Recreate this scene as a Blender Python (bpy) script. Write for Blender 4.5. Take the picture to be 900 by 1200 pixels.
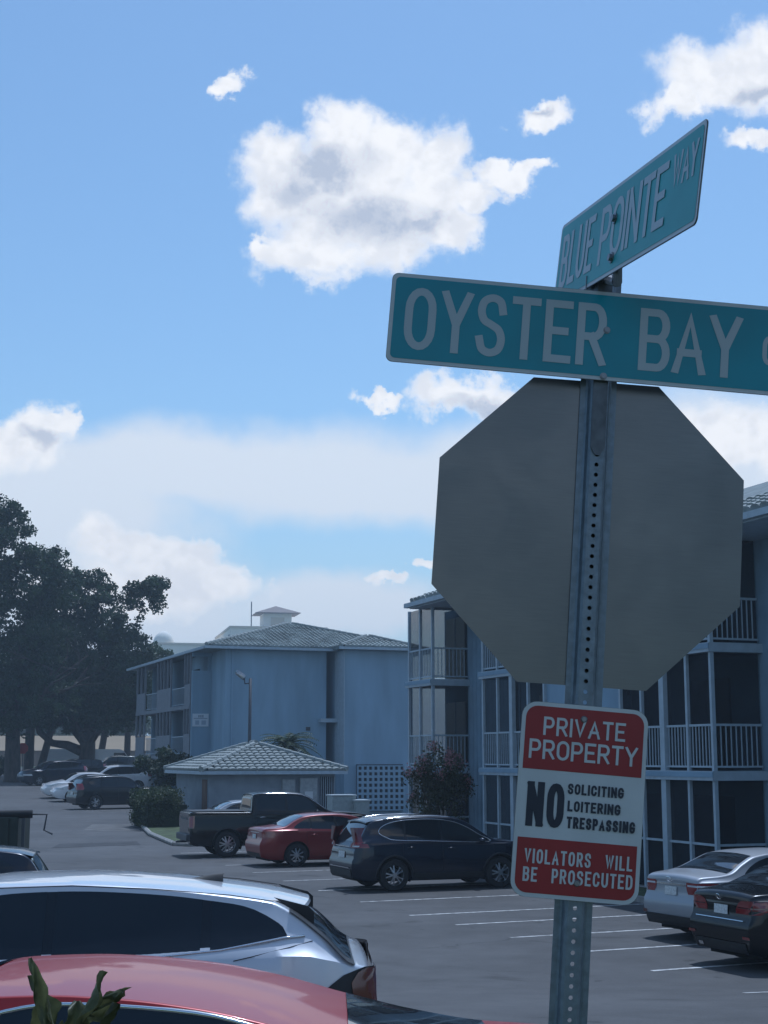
import bpy, bmesh, math, random
import numpy as np
from mathutils import Vector, Matrix
random.seed(7); RNG = np.random.default_rng(11)
S = bpy.context.scene
for o in list(bpy.data.objects): bpy.data.objects.remove(o)
C = S.collection
R_ = math.radians
# ------------------------------------------------------------------ camera
F, HOR, EYE = 1750.0, 888.0, 3.0          # focal length and horizon row in photo pixels, eye height over the lot
PITCH = math.atan((HOR-600)/F)
cam = bpy.data.cameras.new('camera'); camo = bpy.data.objects.new('camera', cam); C.objects.link(camo)
cam.sensor_fit = 'VERTICAL'; cam.sensor_height = 24; cam.lens = 24*F/1200
cam.clip_start = .05; cam.clip_end = 6000
camo.location = (0, 0, EYE); camo.rotation_euler = (R_(90)+PITCH, 0, 0)
S.camera = camo
# ------------------------------------------------------------------ light
SUN_AZ, SUN_EL = R_(18), R_(67)
sund = bpy.data.lights.new('sun', 'SUN'); sund.energy = 3.6; sund.angle = R_(.53); sund.color = (1, .955, .89)
suno = bpy.data.objects.new('sun', sund); C.objects.link(suno)
sdir = Vector((math.sin(SUN_AZ)*math.cos(SUN_EL), math.cos(SUN_AZ)*math.cos(SUN_EL), math.sin(SUN_EL)))
suno.rotation_euler = sdir.to_track_quat('Z', 'Y').to_euler(); suno.location = sdir*200
S.view_settings.view_transform = 'Standard'; S.view_settings.look = 'None'
S.view_settings.use_white_balance = True; S.view_settings.white_balance_temperature = 5100; S.view_settings.white_balance_tint = 10
S.view_settings.exposure = -0.35; S.view_settings.gamma = 1; S.view_settings.use_curve_mapping = False
S.render.resolution_x = 768; S.render.resolution_y = 1024

def raydir(px, py):
    a, b = (px-450)/F, (600-py)/F
    return Vector((a, math.cos(PITCH)-b*math.sin(PITCH), math.sin(PITCH)+b*math.cos(PITCH)))
def P(px, py, Y):
    d = raydir(px, py); return Vector((0, 0, EYE)) + d*(Y/d.y)

# ------------------------------------------------------------------ sky
w = bpy.data.worlds.new('World'); S.world = w; w.use_nodes = True
nt = w.node_tree; N = nt.nodes; LK = nt.links; N.clear()
def nd(t, **k):
    n = N.new(t)
    for a, b in k.items(): setattr(n, a, b)
    return n
def setin(n, i, v):
    if isinstance(v, bpy.types.NodeSocket): n.id_data.links.new(v, n.inputs[i])
    else: n.inputs[i].default_value = v
def M_(op, a, b=None, c=None, clamp=False):
    n = N.new('ShaderNodeMath'); n.operation = op; n.use_clamp = clamp
    setin(n, 0, a)
    if b is not None: setin(n, 1, b)
    if c is not None: setin(n, 2, c)
    return n.outputs[0]
def V_(op, a, b=None, c=None):
    n = N.new('ShaderNodeVectorMath'); n.operation = op
    setin(n, 0, a)
    if b is not None: setin(n, 1, b)
    if c is not None: setin(n, 2, c)
    return n.outputs['Value'] if op in ('LENGTH', 'DOT_PRODUCT', 'DISTANCE') else n.outputs['Vector']
def SS(v, lo, hi, a=0., b=1.):
    n = N.new('ShaderNodeMapRange'); n.interpolation_type = 'SMOOTHSTEP'
    setin(n, 0, v); setin(n, 1, lo); setin(n, 2, hi); setin(n, 3, a); setin(n, 4, b); return n.outputs[0]
def NOI(vec, scale, detail=6., rough=.55, out=0, dist=0.):
    n = N.new('ShaderNodeTexNoise'); setin(n, 'Vector', vec); n.inputs['Scale'].default_value = scale
    n.inputs['Detail'].default_value = detail; n.inputs['Roughness'].default_value = rough; n.inputs['Distortion'].default_value = dist
    return n.outputs[out]
def MIXC(f, a, b):
    n = N.new('ShaderNodeMix'); n.data_type = 'RGBA'
    setin(n, 0, f); setin(n, 6, a); setin(n, 7, b); return n.outputs[2]
tc = nd('ShaderNodeTexCoord'); DIR = tc.outputs['Generated']
sky = nd('ShaderNodeTexSky'); sky.sky_type = 'NISHITA'; sky.sun_disc = False
sky.sun_elevation = SUN_EL; sky.sun_rotation = SUN_AZ; sky.air_density = 1.15; sky.dust_density = .6; sky.ozone_density = 2.2
sx = nd('ShaderNodeSeparateXYZ'); LK.new(DIR, sx.inputs[0])
fy = M_('MAXIMUM', sx.outputs[1], .02)
cb = nd('ShaderNodeCombineXYZ'); LK.new(M_('DIVIDE', sx.outputs[0], fy), cb.inputs[0]); LK.new(M_('DIVIDE', sx.outputs[2], fy), cb.inputs[1])
warp = V_('MULTIPLY_ADD', V_('SUBTRACT', NOI(DIR, 26., 9., .58, 1), (.5, .5, .5)), (.062, .062, 0), cb.outputs[0])
warp = V_('MULTIPLY_ADD', V_('SUBTRACT', NOI(DIR, 110., 5., .6, 1), (.5, .5, .5)), (.012, .012, 0), warp)
softw = V_('MULTIPLY_ADD', V_('SUBTRACT', NOI(DIR, 9., 5., .55, 1), (.5, .5, .5)), (.10, .05, 0), cb.outputs[0])
def blobs(uv, lst):
    acc = None
    for (px, py, rx, ry) in lst:
        d = raydir(px, py); u, v = d.x/d.y, d.z/d.y
        a, b = F/rx, F/ry
        l = V_('LENGTH', V_('MULTIPLY_ADD', uv, (a, b, 0), (-u*a, -v*b, 0)))
        val = M_('SUBTRACT', 1., l)
        acc = val if acc is None else M_('SMOOTH_MAX', acc, val, .18)
    return acc
cum = blobs(warp, [(342,212,76,72),(400,165,60,58),(455,175,48,58),(505,205,58,70),(425,258,132,72),(368,302,84,40),(525,262,45,38),
    (560,228,40,26),(600,207,42,22),(628,198,24,13),(328,192,46,50),(312,292,24,16),(415,215,100,75),
    (636,132,40,22),(272,98,26,15),(848,92,100,56),(905,64,90,58),(790,122,44,30),(885,165,50,18),(438,468,34,12),(548,464,84,32),(620,480,80,26),(850,505,130,46),
    (36,503,46,44),(8,524,54,40),(70,490,20,12),(120,632,40,30),(225,655,44,30),(210,662,80,36),(150,645,62,32),(262,684,52,28),(180,695,90,40),(90,690,70,40),(456,676,18,9),(495,656,15,10),(930,520,60,60),
    (20,-60,90,40),(180,-150,120,60),(-150,300,120,70),(-320,520,160,60),(1050,250,90,60),(1180,420,130,60),(1120,80,70,30),(640,-260,160,70),(420,-420,120,60)])
soft = blobs(softw, [(230,552,400,62),(480,572,340,62),(720,545,360,76),(860,520,190,78),(60,610,260,86),(110,700,230,90),(390,715,150,44),
    (-300,620,300,70),(1150,600,320,90),(1600,520,300,60),(-700,560,320,50)])
n1 = NOI(DIR, 30., 8., .6); n2 = NOI(DIR, 7., 6., .55)
fine = NOI(DIR, 95., 5., .62)
dens = M_('MULTIPLY_ADD', M_('SUBTRACT', n1, .5), .60, cum)
dens = M_('MULTIPLY_ADD', M_('SUBTRACT', fine, .5), .34, dens)
# elsewhere in the dome: scattered fair-weather cumulus from noise, as in the part in view
behind = SS(sx.outputs[1], .62, .42)
far = M_('MULTIPLY', M_('SUBTRACT', NOI(DIR, 3.2, 7., .55), .56), M_('MULTIPLY', behind, 3.2))
far = M_('SUBTRACT', far, M_('SUBTRACT', 1., behind))
dens = M_('MAXIMUM', dens, far)
ac = SS(dens, -.10, .48)
ac = M_('MULTIPLY', ac, .97)
asf = M_('MULTIPLY', SS(M_('MULTIPLY_ADD', M_('SUBTRACT', n2, .5), .7, soft), -.14, .50), .92)
up = SS(sx.outputs[2], .0, .04)
# bright rims, greyer where the cloud is thick
midw = V_('MULTIPLY_ADD', V_('SUBTRACT', NOI(DIR, 24., 5., .55, 1), (.5, .5, .5)), (.07, .05, 0), cb.outputs[0])
shd = blobs(midw, [(378,196,70,36),(430,262,105,40),(345,228,46,34),(500,262,40,20),(885,112,80,18),(640,138,20,8),(40,520,40,14),(580,478,80,12)])
thick = M_('MULTIPLY', SS(M_('MULTIPLY_ADD', M_('SUBTRACT', NOI(DIR, 20., 5., .55), .5), 1.1, shd), -.15, .85), SS(dens, .05, .45))
thick = M_('MAXIMUM', thick, M_('MULTIPLY', SS(far, .15, .6), .7))
thick = M_('MULTIPLY_ADD', M_('MULTIPLY', SS(M_('MULTIPLY_ADD', fine, .5, M_('MULTIPLY', n1, .5)), .44, .62), SS(dens, .12, .4)), .32, M_('MULTIPLY', thick, .85))
CW, CG = (9.9, 8.4, 6.5, 1), (5.0, 4.7, 4.4, 1)
ccol = MIXC(thick, CW, CG)
base = MIXC(SS(sx.outputs[2], .24, .0, 0., .55), V_('MULTIPLY', sky.outputs[0], (1., 1., .88)), (4.5, 5.3, 5.3, 1))
c1 = MIXC(asf, base, (7.7, 7.0, 5.9, 1))
c2 = MIXC(M_('MULTIPLY', ac, up), c1, ccol)
bg = nd('ShaderNodeBackground'); LK.new(c2, bg.inputs[0]); bg.inputs[1].default_value = .15
w.cycles.sampling_method = 'MANUAL'; w.cycles.sample_map_resolution = 512
ow = nd('ShaderNodeOutputWorld'); LK.new(bg.outputs[0], ow.inputs[0])

# ------------------------------------------------------------------ helpers
def tag(o, label=None, cat=None, group=None, kind=None):
    if label: o['label'] = label
    if cat: o['category'] = cat
    if group: o['group'] = group
    if kind: o['kind'] = kind
    return o
def empty(name, loc=(0, 0, 0), rz=0, mat=None):
    o = bpy.data.objects.new(name, None); C.objects.link(o); o.empty_display_size = .2
    if mat is not None: o.matrix_world = mat
    else: o.location = loc; o.rotation_euler = (0, 0, rz)
    return o
def inst(name, me, parent=None, loc=(0, 0, 0), rot=(0, 0, 0), scale=(1, 1, 1)):
    o = bpy.data.objects.new(name, me); C.objects.link(o)
    if parent: o.parent = parent
    o.location = loc; o.rotation_euler = rot; o.scale = scale
    return o
def mesh(name, v, f, mat, smooth=False, angle=None):
    me = bpy.data.meshes.new(name); me.from_pydata([tuple(p) for p in v], [], f)
    if mat: me.materials.append(mat)
    if smooth:
        me.polygons.foreach_set('use_smooth', [True]*len(me.polygons))
        if angle: me.set_sharp_from_angle(angle=R_(angle))
    me.update(); return me
def copy_tree(o, parent=None):
    c = o.copy(); C.objects.link(c); c.parent = parent
    for ch in o.children: copy_tree(ch, c)
    return c
class MB:
    def __init__(s): s.v = []; s.f = []
    def quad(s, a, b, c, d):
        n = len(s.v); s.v += [a, b, c, d]; s.f.append((n, n+1, n+2, n+3))
    def box(s, x0, x1, y0, y1, z0, z1, b=0):
        n = len(s.v)
        if b <= 0:
            s.v += [(x, y, z) for z in (z0, z1) for y in (y0, y1) for x in (x0, x1)]
            s.f += [tuple(n+i for i in q) for q in ((0,2,3,1),(4,5,7,6),(0,1,5,4),(2,6,7,3),(0,4,6,2),(1,3,7,5))]
        else:
            bm = bmesh.new(); bmesh.ops.create_cube(bm, size=1)
            for q in bm.verts: q.co = Vector(((x0+x1)/2+q.co.x*(x1-x0), (y0+y1)/2+q.co.y*(y1-y0), (z0+z1)/2+q.co.z*(z1-z0)))
            bmesh.ops.bevel(bm, geom=list(bm.edges), offset=b, segments=2, affect='EDGES', profile=.6)
            s.bm(bm)
        return s
    def bm(s, b):
        n = len(s.v); b.verts.index_update()
        s.v += [tuple(q.co) for q in b.verts]; s.f += [tuple(n+q.index for q in f.verts) for f in b.faces]; b.free(); return s
    def tube(s, pts, r, k=8, caps=True):
        pts = [Vector(p) for p in pts]; m = len(pts); n = len(s.v)
        rr = r if isinstance(r, (list, tuple)) else [r]*m
        prev = None
        for i, p in enumerate(pts):
            t = (pts[min(i+1, m-1)]-pts[max(i-1, 0)]).normalized()
            if prev is None: a = t.orthogonal().normalized()
            else: a = (prev - t*prev.dot(t)).normalized()
            prev = a; b = t.cross(a)
            for j in range(k):
                g = 2*math.pi*j/k; s.v.append(tuple(p+(a*math.cos(g)+b*math.sin(g))*rr[i]))
        for i in range(m-1):
            for j in range(k): s.f.append((n+i*k+j, n+i*k+(j+1) % k, n+(i+1)*k+(j+1) % k, n+(i+1)*k+j))
        if caps: s.f.append(tuple(n+j for j in range(k))[::-1]); s.f.append(tuple(n+(m-1)*k+j for j in range(k)))
        return s
    def grid(s, rows, flip=False, close=False):
        n = len(s.v); m = len(rows[0])
        for r in rows: s.v += [tuple(p) for p in r]
        for i in range(len(rows)-1):
            for j in range(m if close else m-1):
                a, b, c, d = n+i*m+j, n+i*m+(j+1) % m, n+(i+1)*m+(j+1) % m, n+(i+1)*m+j
                s.f.append((a, d, c, b) if flip else (a, b, c, d))
        return s
    def prism(s, poly, h, y0=0.):        # polygon in xz, extruded along y from y0 to y0+h
        n = len(s.v); k = len(poly)
        s.v += [(x, y0, z) for x, z in poly]+[(x, y0+h, z) for x, z in poly]
        s.f.append(tuple(range(n, n+k))); s.f.append(tuple(range(n+2*k-1, n+k-1, -1)))
        for i in range(k): j = (i+1) % k; s.f.append((n+i, n+k+i, n+k+j, n+j))
        return s
    def mesh(s, name, mat, smooth=False, angle=None): return mesh(name, s.v, s.f, mat, smooth, angle)
    def build(s, name, mat, parent=None, smooth=False, angle=None): return inst(name, s.mesh(name, mat, smooth, angle), parent)

# ------------------------------------------------------------------ materials
MATS = {}
def pm(name, col, rough=.6, metal=0., spec=.5, coat=0., var=0., vscale=8., bump=0., bscale=60., alpha=1., emit=None, vcol=None, sub=0., coords='Object', stretch=(1,1,1), coatr=.03, detail=5.):
    if name in MATS: return MATS[name]
    m = bpy.data.materials.new(name); m.use_nodes = True; MATS[name] = m
    nt = m.node_tree; b = nt.nodes['Principled BSDF']; L = nt.links
    b.inputs['Base Color'].default_value = (*col, 1); b.inputs['Roughness'].default_value = rough; b.inputs['Metallic'].default_value = metal
    b.inputs['Specular IOR Level'].default_value = spec; b.inputs['Coat Weight'].default_value = coat; b.inputs['Coat Roughness'].default_value = coatr
    if alpha < 1: b.inputs['Alpha'].default_value = alpha
    if emit: b.inputs['Emission Color'].default_value = (*emit[:3], 1); b.inputs['Emission Strength'].default_value = emit[3]
    if var or bump:
        t = nt.nodes.new('ShaderNodeTexCoord'); mp = nt.nodes.new('ShaderNodeMapping'); mp.inputs['Scale'].default_value = stretch
        L.new(t.outputs[coords], mp.inputs[0])
    if var:
        n = nt.nodes.new('ShaderNodeTexNoise'); n.inputs['Scale'].default_value = vscale; n.inputs['Detail'].default_value = detail; L.new(mp.outputs[0], n.inputs['Vector'])
        r = nt.nodes.new('ShaderNodeValToRGB'); r.color_ramp.elements[0].position = .3; r.color_ramp.elements[1].position = .7
        lo = vcol if vcol else tuple(c*(1-var) for c in col); hi = tuple(min(1, c*(1+var*.6)) for c in col)
        r.color_ramp.elements[0].color = (*lo, 1); r.color_ramp.elements[1].color = (*hi, 1)
        L.new(n.outputs[0], r.inputs[0]); L.new(r.outputs[0], b.inputs['Base Color'])
    if bump:
        n2 = nt.nodes.new('ShaderNodeTexNoise'); n2.inputs['Scale'].default_value = bscale; n2.inputs['Detail'].default_value = 4; L.new(mp.outputs[0], n2.inputs['Vector'])
        bn = nt.nodes.new('ShaderNodeBump'); bn.inputs['Strength'].default_value = bump; bn.inputs['Distance'].default_value = .02
        L.new(n2.outputs[0], bn.inputs['Height']); L.new(bn.outputs[0], b.inputs['Normal'])
    return m
def leafmat(name, col, var=.45, trans=.25, scale=.8):
    if name in MATS: return MATS[name]
    m = pm(name, col, rough=.55, spec=.35, var=var, vscale=scale, coords='Object', detail=3.)
    nt = m.node_tree; b = nt.nodes['Principled BSDF']; o = nt.nodes['Material Output']
    t = nt.nodes.new('ShaderNodeBsdfTranslucent'); mx = nt.nodes.new('ShaderNodeMixShader'); mx.inputs[0].default_value = trans
    src = b.inputs['Base Color'].links[0].from_socket; nt.links.new(src, t.inputs[0])
    nt.links.new(b.outputs[0], mx.inputs[1]); nt.links.new(t.outputs[0], mx.inputs[2]); nt.links.new(mx.outputs[0], o.inputs[0])
    return m
# ------------------------------------------------------------------ ground height
def pw(t, tab):
    if t <= tab[0][0]: return tab[0][1]
    for (a, x), (b, y) in zip(tab, tab[1:]):
        if t <= b:
            k = (t-a)/(b-a); k = k*k*(3-2*k)*.6+k*.4; return x+(y-x)*k
    return tab[-1][1]
def g(X, Y):
    if Y < 21: return pw(Y, [(-60, 1.35), (3.9, 1.35), (4.7, .73), (12.6, .70), (21, 0)])
    h = pw(Y, [(52, 0), (80, .45), (100, 1.05), (140, 1.8), (5000, 1.8)])
    k = min(1, max(0, (-3.5-X)/6)); k = k*k*(3-2*k)
    if Y > 110: k = max(k, min(1, (Y-110)/30))
    return h*k
def G(px, py):
    d = raydir(px, py); t = 3.0
    for _ in range(60):
        p = Vector((0, 0, EYE))+d*t
        t += (p.z-g(p.x, p.y))/max(.02, -d.z)*.7
    return Vector((0, 0, EYE))+d*t
# ================================================================== ground
def asphalt():
    m = bpy.data.materials.new('asphalt'); m.use_nodes = True; nt = m.node_tree; b = nt.nodes['Principled BSDF']
    global N, LK
    N = nt.nodes; LK = nt.links
    t = nd('ShaderNodeTexCoord').outputs['Object']
    big = NOI(t, .16, 5., .6); mid = NOI(t, 1.1, 6., .65); fine = NOI(t, 55., 3., .7)
    v = M_('MULTIPLY_ADD', SS(big, .3, .7), .026, .066)
    v = M_('MULTIPLY_ADD', M_('SUBTRACT', mid, .5), .07, v)
    v = M_('MULTIPLY_ADD', M_('SUBTRACT', fine, .5), .10, v)
    st = M_('MAXIMUM', SS(NOI(t, .55, 4., .55, 0, 1.2), .60, .74), SS(NOI(t, 2.3, 3., .5), .68, .74))       # oil and tyre stains
    v = M_('MULTIPLY', v, M_('MULTIPLY_ADD', st, -.42, 1.))
    vo = nd('ShaderNodeTexVoronoi'); vo.feature = 'DISTANCE_TO_EDGE'; vo.inputs['Scale'].default_value = .13
    LK.new(V_('MULTIPLY_ADD', V_('SUBTRACT', NOI(t, .8, 5., .6, 1), (.5,.5,.5)), (2.2, 2.2, 0), t), vo.inputs['Vector'])
    cr = M_('MULTIPLY', SS(vo.outputs[0], .0045, .0015), SS(NOI(t, .3, 2.), .45, .6))
    v = M_('MULTIPLY', v, M_('MULTIPLY_ADD', cr, -.4, 1.))
    c = nd('ShaderNodeCombineColor')
    for i, k in enumerate((1.0, 1.0, 1.01)): LK.new(M_('MULTIPLY', v, k), c.inputs[i])
    LK.new(c.outputs[0], b.inputs['Base Color']); b.inputs['Roughness'].default_value = .82; b.inputs['Specular IOR Level'].default_value = .35
    bn = nd('ShaderNodeBump'); bn.inputs['Strength'].default_value = .5; bn.inputs['Distance'].default_value = .006
    LK.new(M_('ADD', fine, NOI(t, 20., 2.)), bn.inputs['Height']); LK.new(bn.outputs[0], b.inputs['Normal'])
    return m
ASPH = asphalt()
GRASS = pm('lawn_grass', (.062, .085, .03), .9, var=.5, vscale=3., bump=.6, bscale=90.)
CONC = pm('concrete', (.32, .31, .29), .85, var=.3, vscale=4., bump=.3, bscale=60.)
PAINT = pm('line_paint', (.50, .50, .49), .8, var=.62, vscale=7.)
def sheet(name, xs, ys, dz, mat):
    b = MB(); b.grid([[(x, y, g(x, y)+dz) for x in xs] for y in ys]); o = b.build(name, mat, None, True); return tag(o, kind='structure')
xs = [-1200, -600, -300, -120, -60]+[-40+2*i for i in range(41)]+[60, 120, 300, 600, 1200]
ys = [-300, -60, -10, 0, 3.9, 4.1, 4.3, 4.5, 4.7, 6, 9, 12.6]+[12.6+.7*i for i in range(1, 13)]+[21.5+2*i for i in range(65)]+[160, 180, 260, 600, 1200, 2000]
sheet('ground', xs, ys, -.012, GRASS)
sheet('parking_lot', [x for x in xs if -60 <= x <= 60], [y for y in ys if 4.7 <= y <= 180], 0, ASPH)
# building / stall axes
A20 = R_(20)
UU = Vector((math.cos(A20), math.sin(A20), 0)); VV = Vector((-math.sin(A20), math.cos(A20), 0))
def stripe(p, d, ln, wd, nm='parking_line'):
    d = d.normalized(); n = Vector((-d.y, d.x, 0)); rows = []
    k = max(2, int(ln/.5))
    for i in range(k+1):
        q = p+d*(ln*i/k); rows.append([(q+n*s*wd/2).to_tuple() for s in (-1, 1)])
    b = MB(); b.grid([[(x, y, g(x, y)+.005) for x, y, z in r] for r in rows], flip=True)
    return tag(b.build(nm, PAINT), kind='structure')
LD = Vector((math.cos(R_(25)), math.sin(R_(25)), 0))
starts = [(480,1073),(534,1084),(598,1099),(690,1115),(764,1138),(872,1164)]
for s in starts: stripe(G(*s), LD, 5.4, .1)
q0 = G(480, 1073); q1 = G(212, 1000)
for i in range(1, 8): stripe(q0.lerp(q1, i/7.), LD, 5.4, .1)
for i in range(1, 4): stripe(G(872, 1164)+(q0-q1).normalized()*(2.45*i), LD, 5.4, .1)
# far stalls on the left
for s in ((20, 922), (62, 938), (86, 950)): stripe(G(*s), Vector((.93, .36, 0)), 4.2, .1)
# patched asphalt and a worn speed bump band across the drive
for (pts, nm) in (([(108, 966), (158, 966), (168, 974), (96, 974)], 0), ([(70, 989), (160, 986), (165, 990), (60, 994)], 1)):
    b = MB(); qs = [G(*p) for p in pts]; b.quad(*[(q.x, q.y, g(q.x, q.y)+.006) for q in qs][::-1])
    tag(b.build('asphalt_patch', pm('patch%d' % nm, (.11, .108, .105) if nm == 0 else (.045, .045, .047), .9, var=.4, vscale=1.5)), kind='structure')
# ================================================================== buildings
WALL = pm('blue_stucco', (.265, .37, .47), .9, var=.15, vscale=1.3, bump=.35, bscale=45., stretch=(1, 1, .22))
WALL2 = pm('pale_blue_stucco', (.27, .375, .48), .9, var=.14, vscale=1.3, bump=.35, bscale=45., stretch=(1, 1, .22))
SIDING = pm('blue_siding', (.24, .335, .43), .8, var=.15, vscale=2.)
TRIM = pm('pale_trim', (.40, .47, .53), .55, var=.12, vscale=5.)
PARA = pm('grey_panel', (.20, .215, .24), .7, var=.12, vscale=3.)
DARKM = pm('dark_metal', (.045, .05, .06), .5, var=.2, vscale=8.)
GLASSD = pm('dark_window', (.012, .016, .022), .14, spec=.4)
TILE = pm('roof_tile_grey', (.29, .32, .31), .8, var=.42, vscale=1.1, bump=.2, bscale=30.)
TILEB = pm('roof_tile_dark', (.17, .20, .20), .85, var=.3, vscale=3.)
def screen_mat():
    m = bpy.data.materials.new('insect_screen'); m.use_nodes = True; nt = m.node_tree; b = nt.nodes['Principled BSDF']
    b.inputs['Base Color'].default_value = (.03, .034, .042, 1); b.inputs['Roughness'].default_value = .9; b.inputs['Specular IOR Level'].default_value = .1
    t = nt.nodes.new('ShaderNodeBsdfTransparent'); x = nt.nodes.new('ShaderNodeMixShader'); x.inputs[0].default_value = .52
    nt.links.new(t.outputs[0], x.inputs[1]); nt.links.new(b.outputs[0], x.inputs[2]); nt.links.new(x.outputs[0], nt.nodes['Material Output'].inputs[0])
    return m
SCREEN = screen_mat()
def bxp(name, mat, par, *a, b=0): return MB().box(*a, b=b).build(name, mat, par)

def tile_mesh(wd, ln, name='roof_tile', rise=.075):
    b = MB(); k = 6; rows = []
    for t in (0, 1):
        r = []
        for j in range(k+1):
            a = math.pi*j/k; q = .5*wd*(1.0 if t == 0 else .86)
            r.append((-q*math.cos(a), t*ln, rise*math.sin(a)*(1 if t == 0 else .9)+(.05 if t == 0 else .0)))
        rows.append(r)
    b.grid(rows, flip=False)
    n = len(b.v); b.v += [(-.5*wd, 0, .0), (.5*wd, 0, .0)]; b.f.append(tuple([n]+[n+1]+[k-j for j in range(k+1)]))
    return b.mesh(name, TILE, True, 40)
def roof_face(par, e0, e1, r0, r1, tm, wd=.34, ln=.36, single=True, nm='roof_tile'):
    """planar roof face: eave e0->e1, top edge r0->r1 (may meet in a point); returns placement list and links tiles"""
    e0, e1, r0, r1 = map(Vector, (e0, e1, r0, r1))
    ex = (e1-e0); W = ex.length; ex.normalize()
    up = (r0-e0); up = up-ex*up.dot(ex); H = up.length; up.normalize(); nz = ex.cross(up)
    a0 = (r0-e0).dot(ex); a1 = (r1-e0).dot(ex)
    rows = int(H/ln)
    out = []
    for i in range(rows+1):
        d = i*ln
        if d > H-.1: break
        dm = min(H, d+ln*.5)
        lo = a0*dm/H; hi = W+(a1-W)*dm/H
        c = math.ceil((lo-wd*.15)/wd); 
        while (c+.5)*wd < hi+wd*.15:
            x = (c+.5)*wd
            if x > lo-wd*.15:
                jit = RNG.uniform(-.012, .012)
                p = e0+ex*(x+jit)+up*d+nz*(.012+RNG.uniform(0, .012))
                out.append(Matrix(((ex.x, up.x, nz.x, p.x), (ex.y, up.y, nz.y, p.y), (ex.z, up.z, nz.z, p.z), (0, 0, 0, 1))))
            c += 1
    if single:
        for m in out:
            o = inst(nm, tm, par); o.matrix_local = m
    else:
        vs = np.array([v.co[:] for v in tm.vertices]); fs = [tuple(p.vertices) for p in tm.polygons]; V = []; Fc = []
        for m in out:
            A = np.array(m); n = len(V); V += [tuple(q) for q in vs@A[:3, :3].T+A[:3, 3]]; Fc += [tuple(n+i for i in f) for f in fs]
        o = inst('tile_field', mesh('tile_field', V, Fc, TILE, True, 40), par); o['kind'] = 'stuff'
    return len(out)
def ridge_caps(par, a, b, nm='ridge_tile', ln=.4, r=.11):
    a, b = Vector(a), Vector(b); d = b-a; L = d.length; d.normalize(); k = int(L/ln)
    me = MB().tube([(0, 0, 0), (0, ln*1.08, 0)], [r, r*.82], 8).mesh(nm, TILE, True, 40)
    x = Vector((0, 0, 1)).cross(d) * -1; x.normalize(); z = x.cross(d)
    for i in range(k):
        p = a+d*(i*ln)+z*.05
        o = inst(nm, me, par); o.matrix_local = Matrix(((x.x, d.x, z.x, p.x), (x.y, d.y, z.y, p.y), (x.z, d.z, z.z, p.z), (0, 0, 0, 1)))
def hip_solid(name, x0, x1, y0, y1, z, rz, inset, par, mat, ridge_axis='y', th=.14):
    """closed hipped roof body; ridge along y (or x) at height rz"""
    b = MB()
    if ridge_axis == 'y': r0, r1 = ((x0+x1)/2, y0+inset, rz), ((x0+x1)/2, y1-inset, rz)
    else: r0, r1 = (x0+inset, (y0+y1)/2, rz), (x1-inset, (y0+y1)/2, rz)
    v = [(x0, y0, z), (x1, y0, z), (x1, y1, z), (x0, y1, z), r0, r1]
    b.v = v+[(x0, y0, z-th), (x1, y0, z-th), (x1, y1, z-th), (x0, y1, z-th)]
    if ridge_axis == 'y': f = [(0, 1, 4), (1, 2, 5, 4), (2, 3, 5), (3, 0, 4, 5)]
    else: f = [(0, 1, 5, 4), (1, 2, 5), (2, 3, 4, 5), (3, 0, 4)]
    b.f = f+[(6, 7, 1, 0), (7, 8, 2, 1), (8, 9, 3, 2), (9, 6, 0, 3), (9, 8, 7, 6)]
    return b.build(name, mat, par), r0, r1
BALM = MB().box(-.011, .011, -.011, .011, 0, 1).mesh('baluster', TRIM)
def railing(par, x0, y0, x1, y1, z, h=1.0, pitch=.125):
    d = Vector((x1-x0, y1-y0, 0)); L = d.length; a = math.atan2(d.y, d.x)
    r = MB().box(0, L, -.025, .025, h-.05, h, 0).build('railing', TRIM, par)
    MB().box(0, L, -.02, .02, .07, .11).build('bottom_rail', TRIM, r)
    r.location = (x0, y0, z); r.rotation_euler = (0, 0, a)
    n = int(L/pitch)
    for i in range(1, n): inst('baluster', BALM, r, (L*i/n, 0, .11), (0, 0, 0), (1, 1, h-.16))
    return r
def post(par, x, y, z0, z1, s=.09, nm='post', mat=None): return bxp(nm, mat or TRIM, par, x-s/2, x+s/2, y-s/2, y+s/2, z0, z1)

# ---------------- near building on the right, with screened porch bays
RB = empty('apartment_building', (7.03, 32.2, 0), A20)
tag(RB, 'blue three-storey apartment building with white railed screened balconies behind the octagonal sign', 'building')
EV = 7.78; SL = (2.72, 5.45)
bxp('main_wall', SIDING, RB, 1.25, 13, -16, 18.1, -.4, EV)
bxp('closet_wall', WALL2, RB, .03, 1.25, 4.06, 8.06, -.4, EV-.01)
bxp('footing', CONC, RB, -.12, 1.25, -.12, 4.05, -.3, .1); bxp('footing', CONC, RB, -.12, 1.25, 8.07, 12.2, -.3, .1); bxp('footing', CONC, RB, -.12, 1.25, 16.0, 18.1, -.3, .1)
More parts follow.
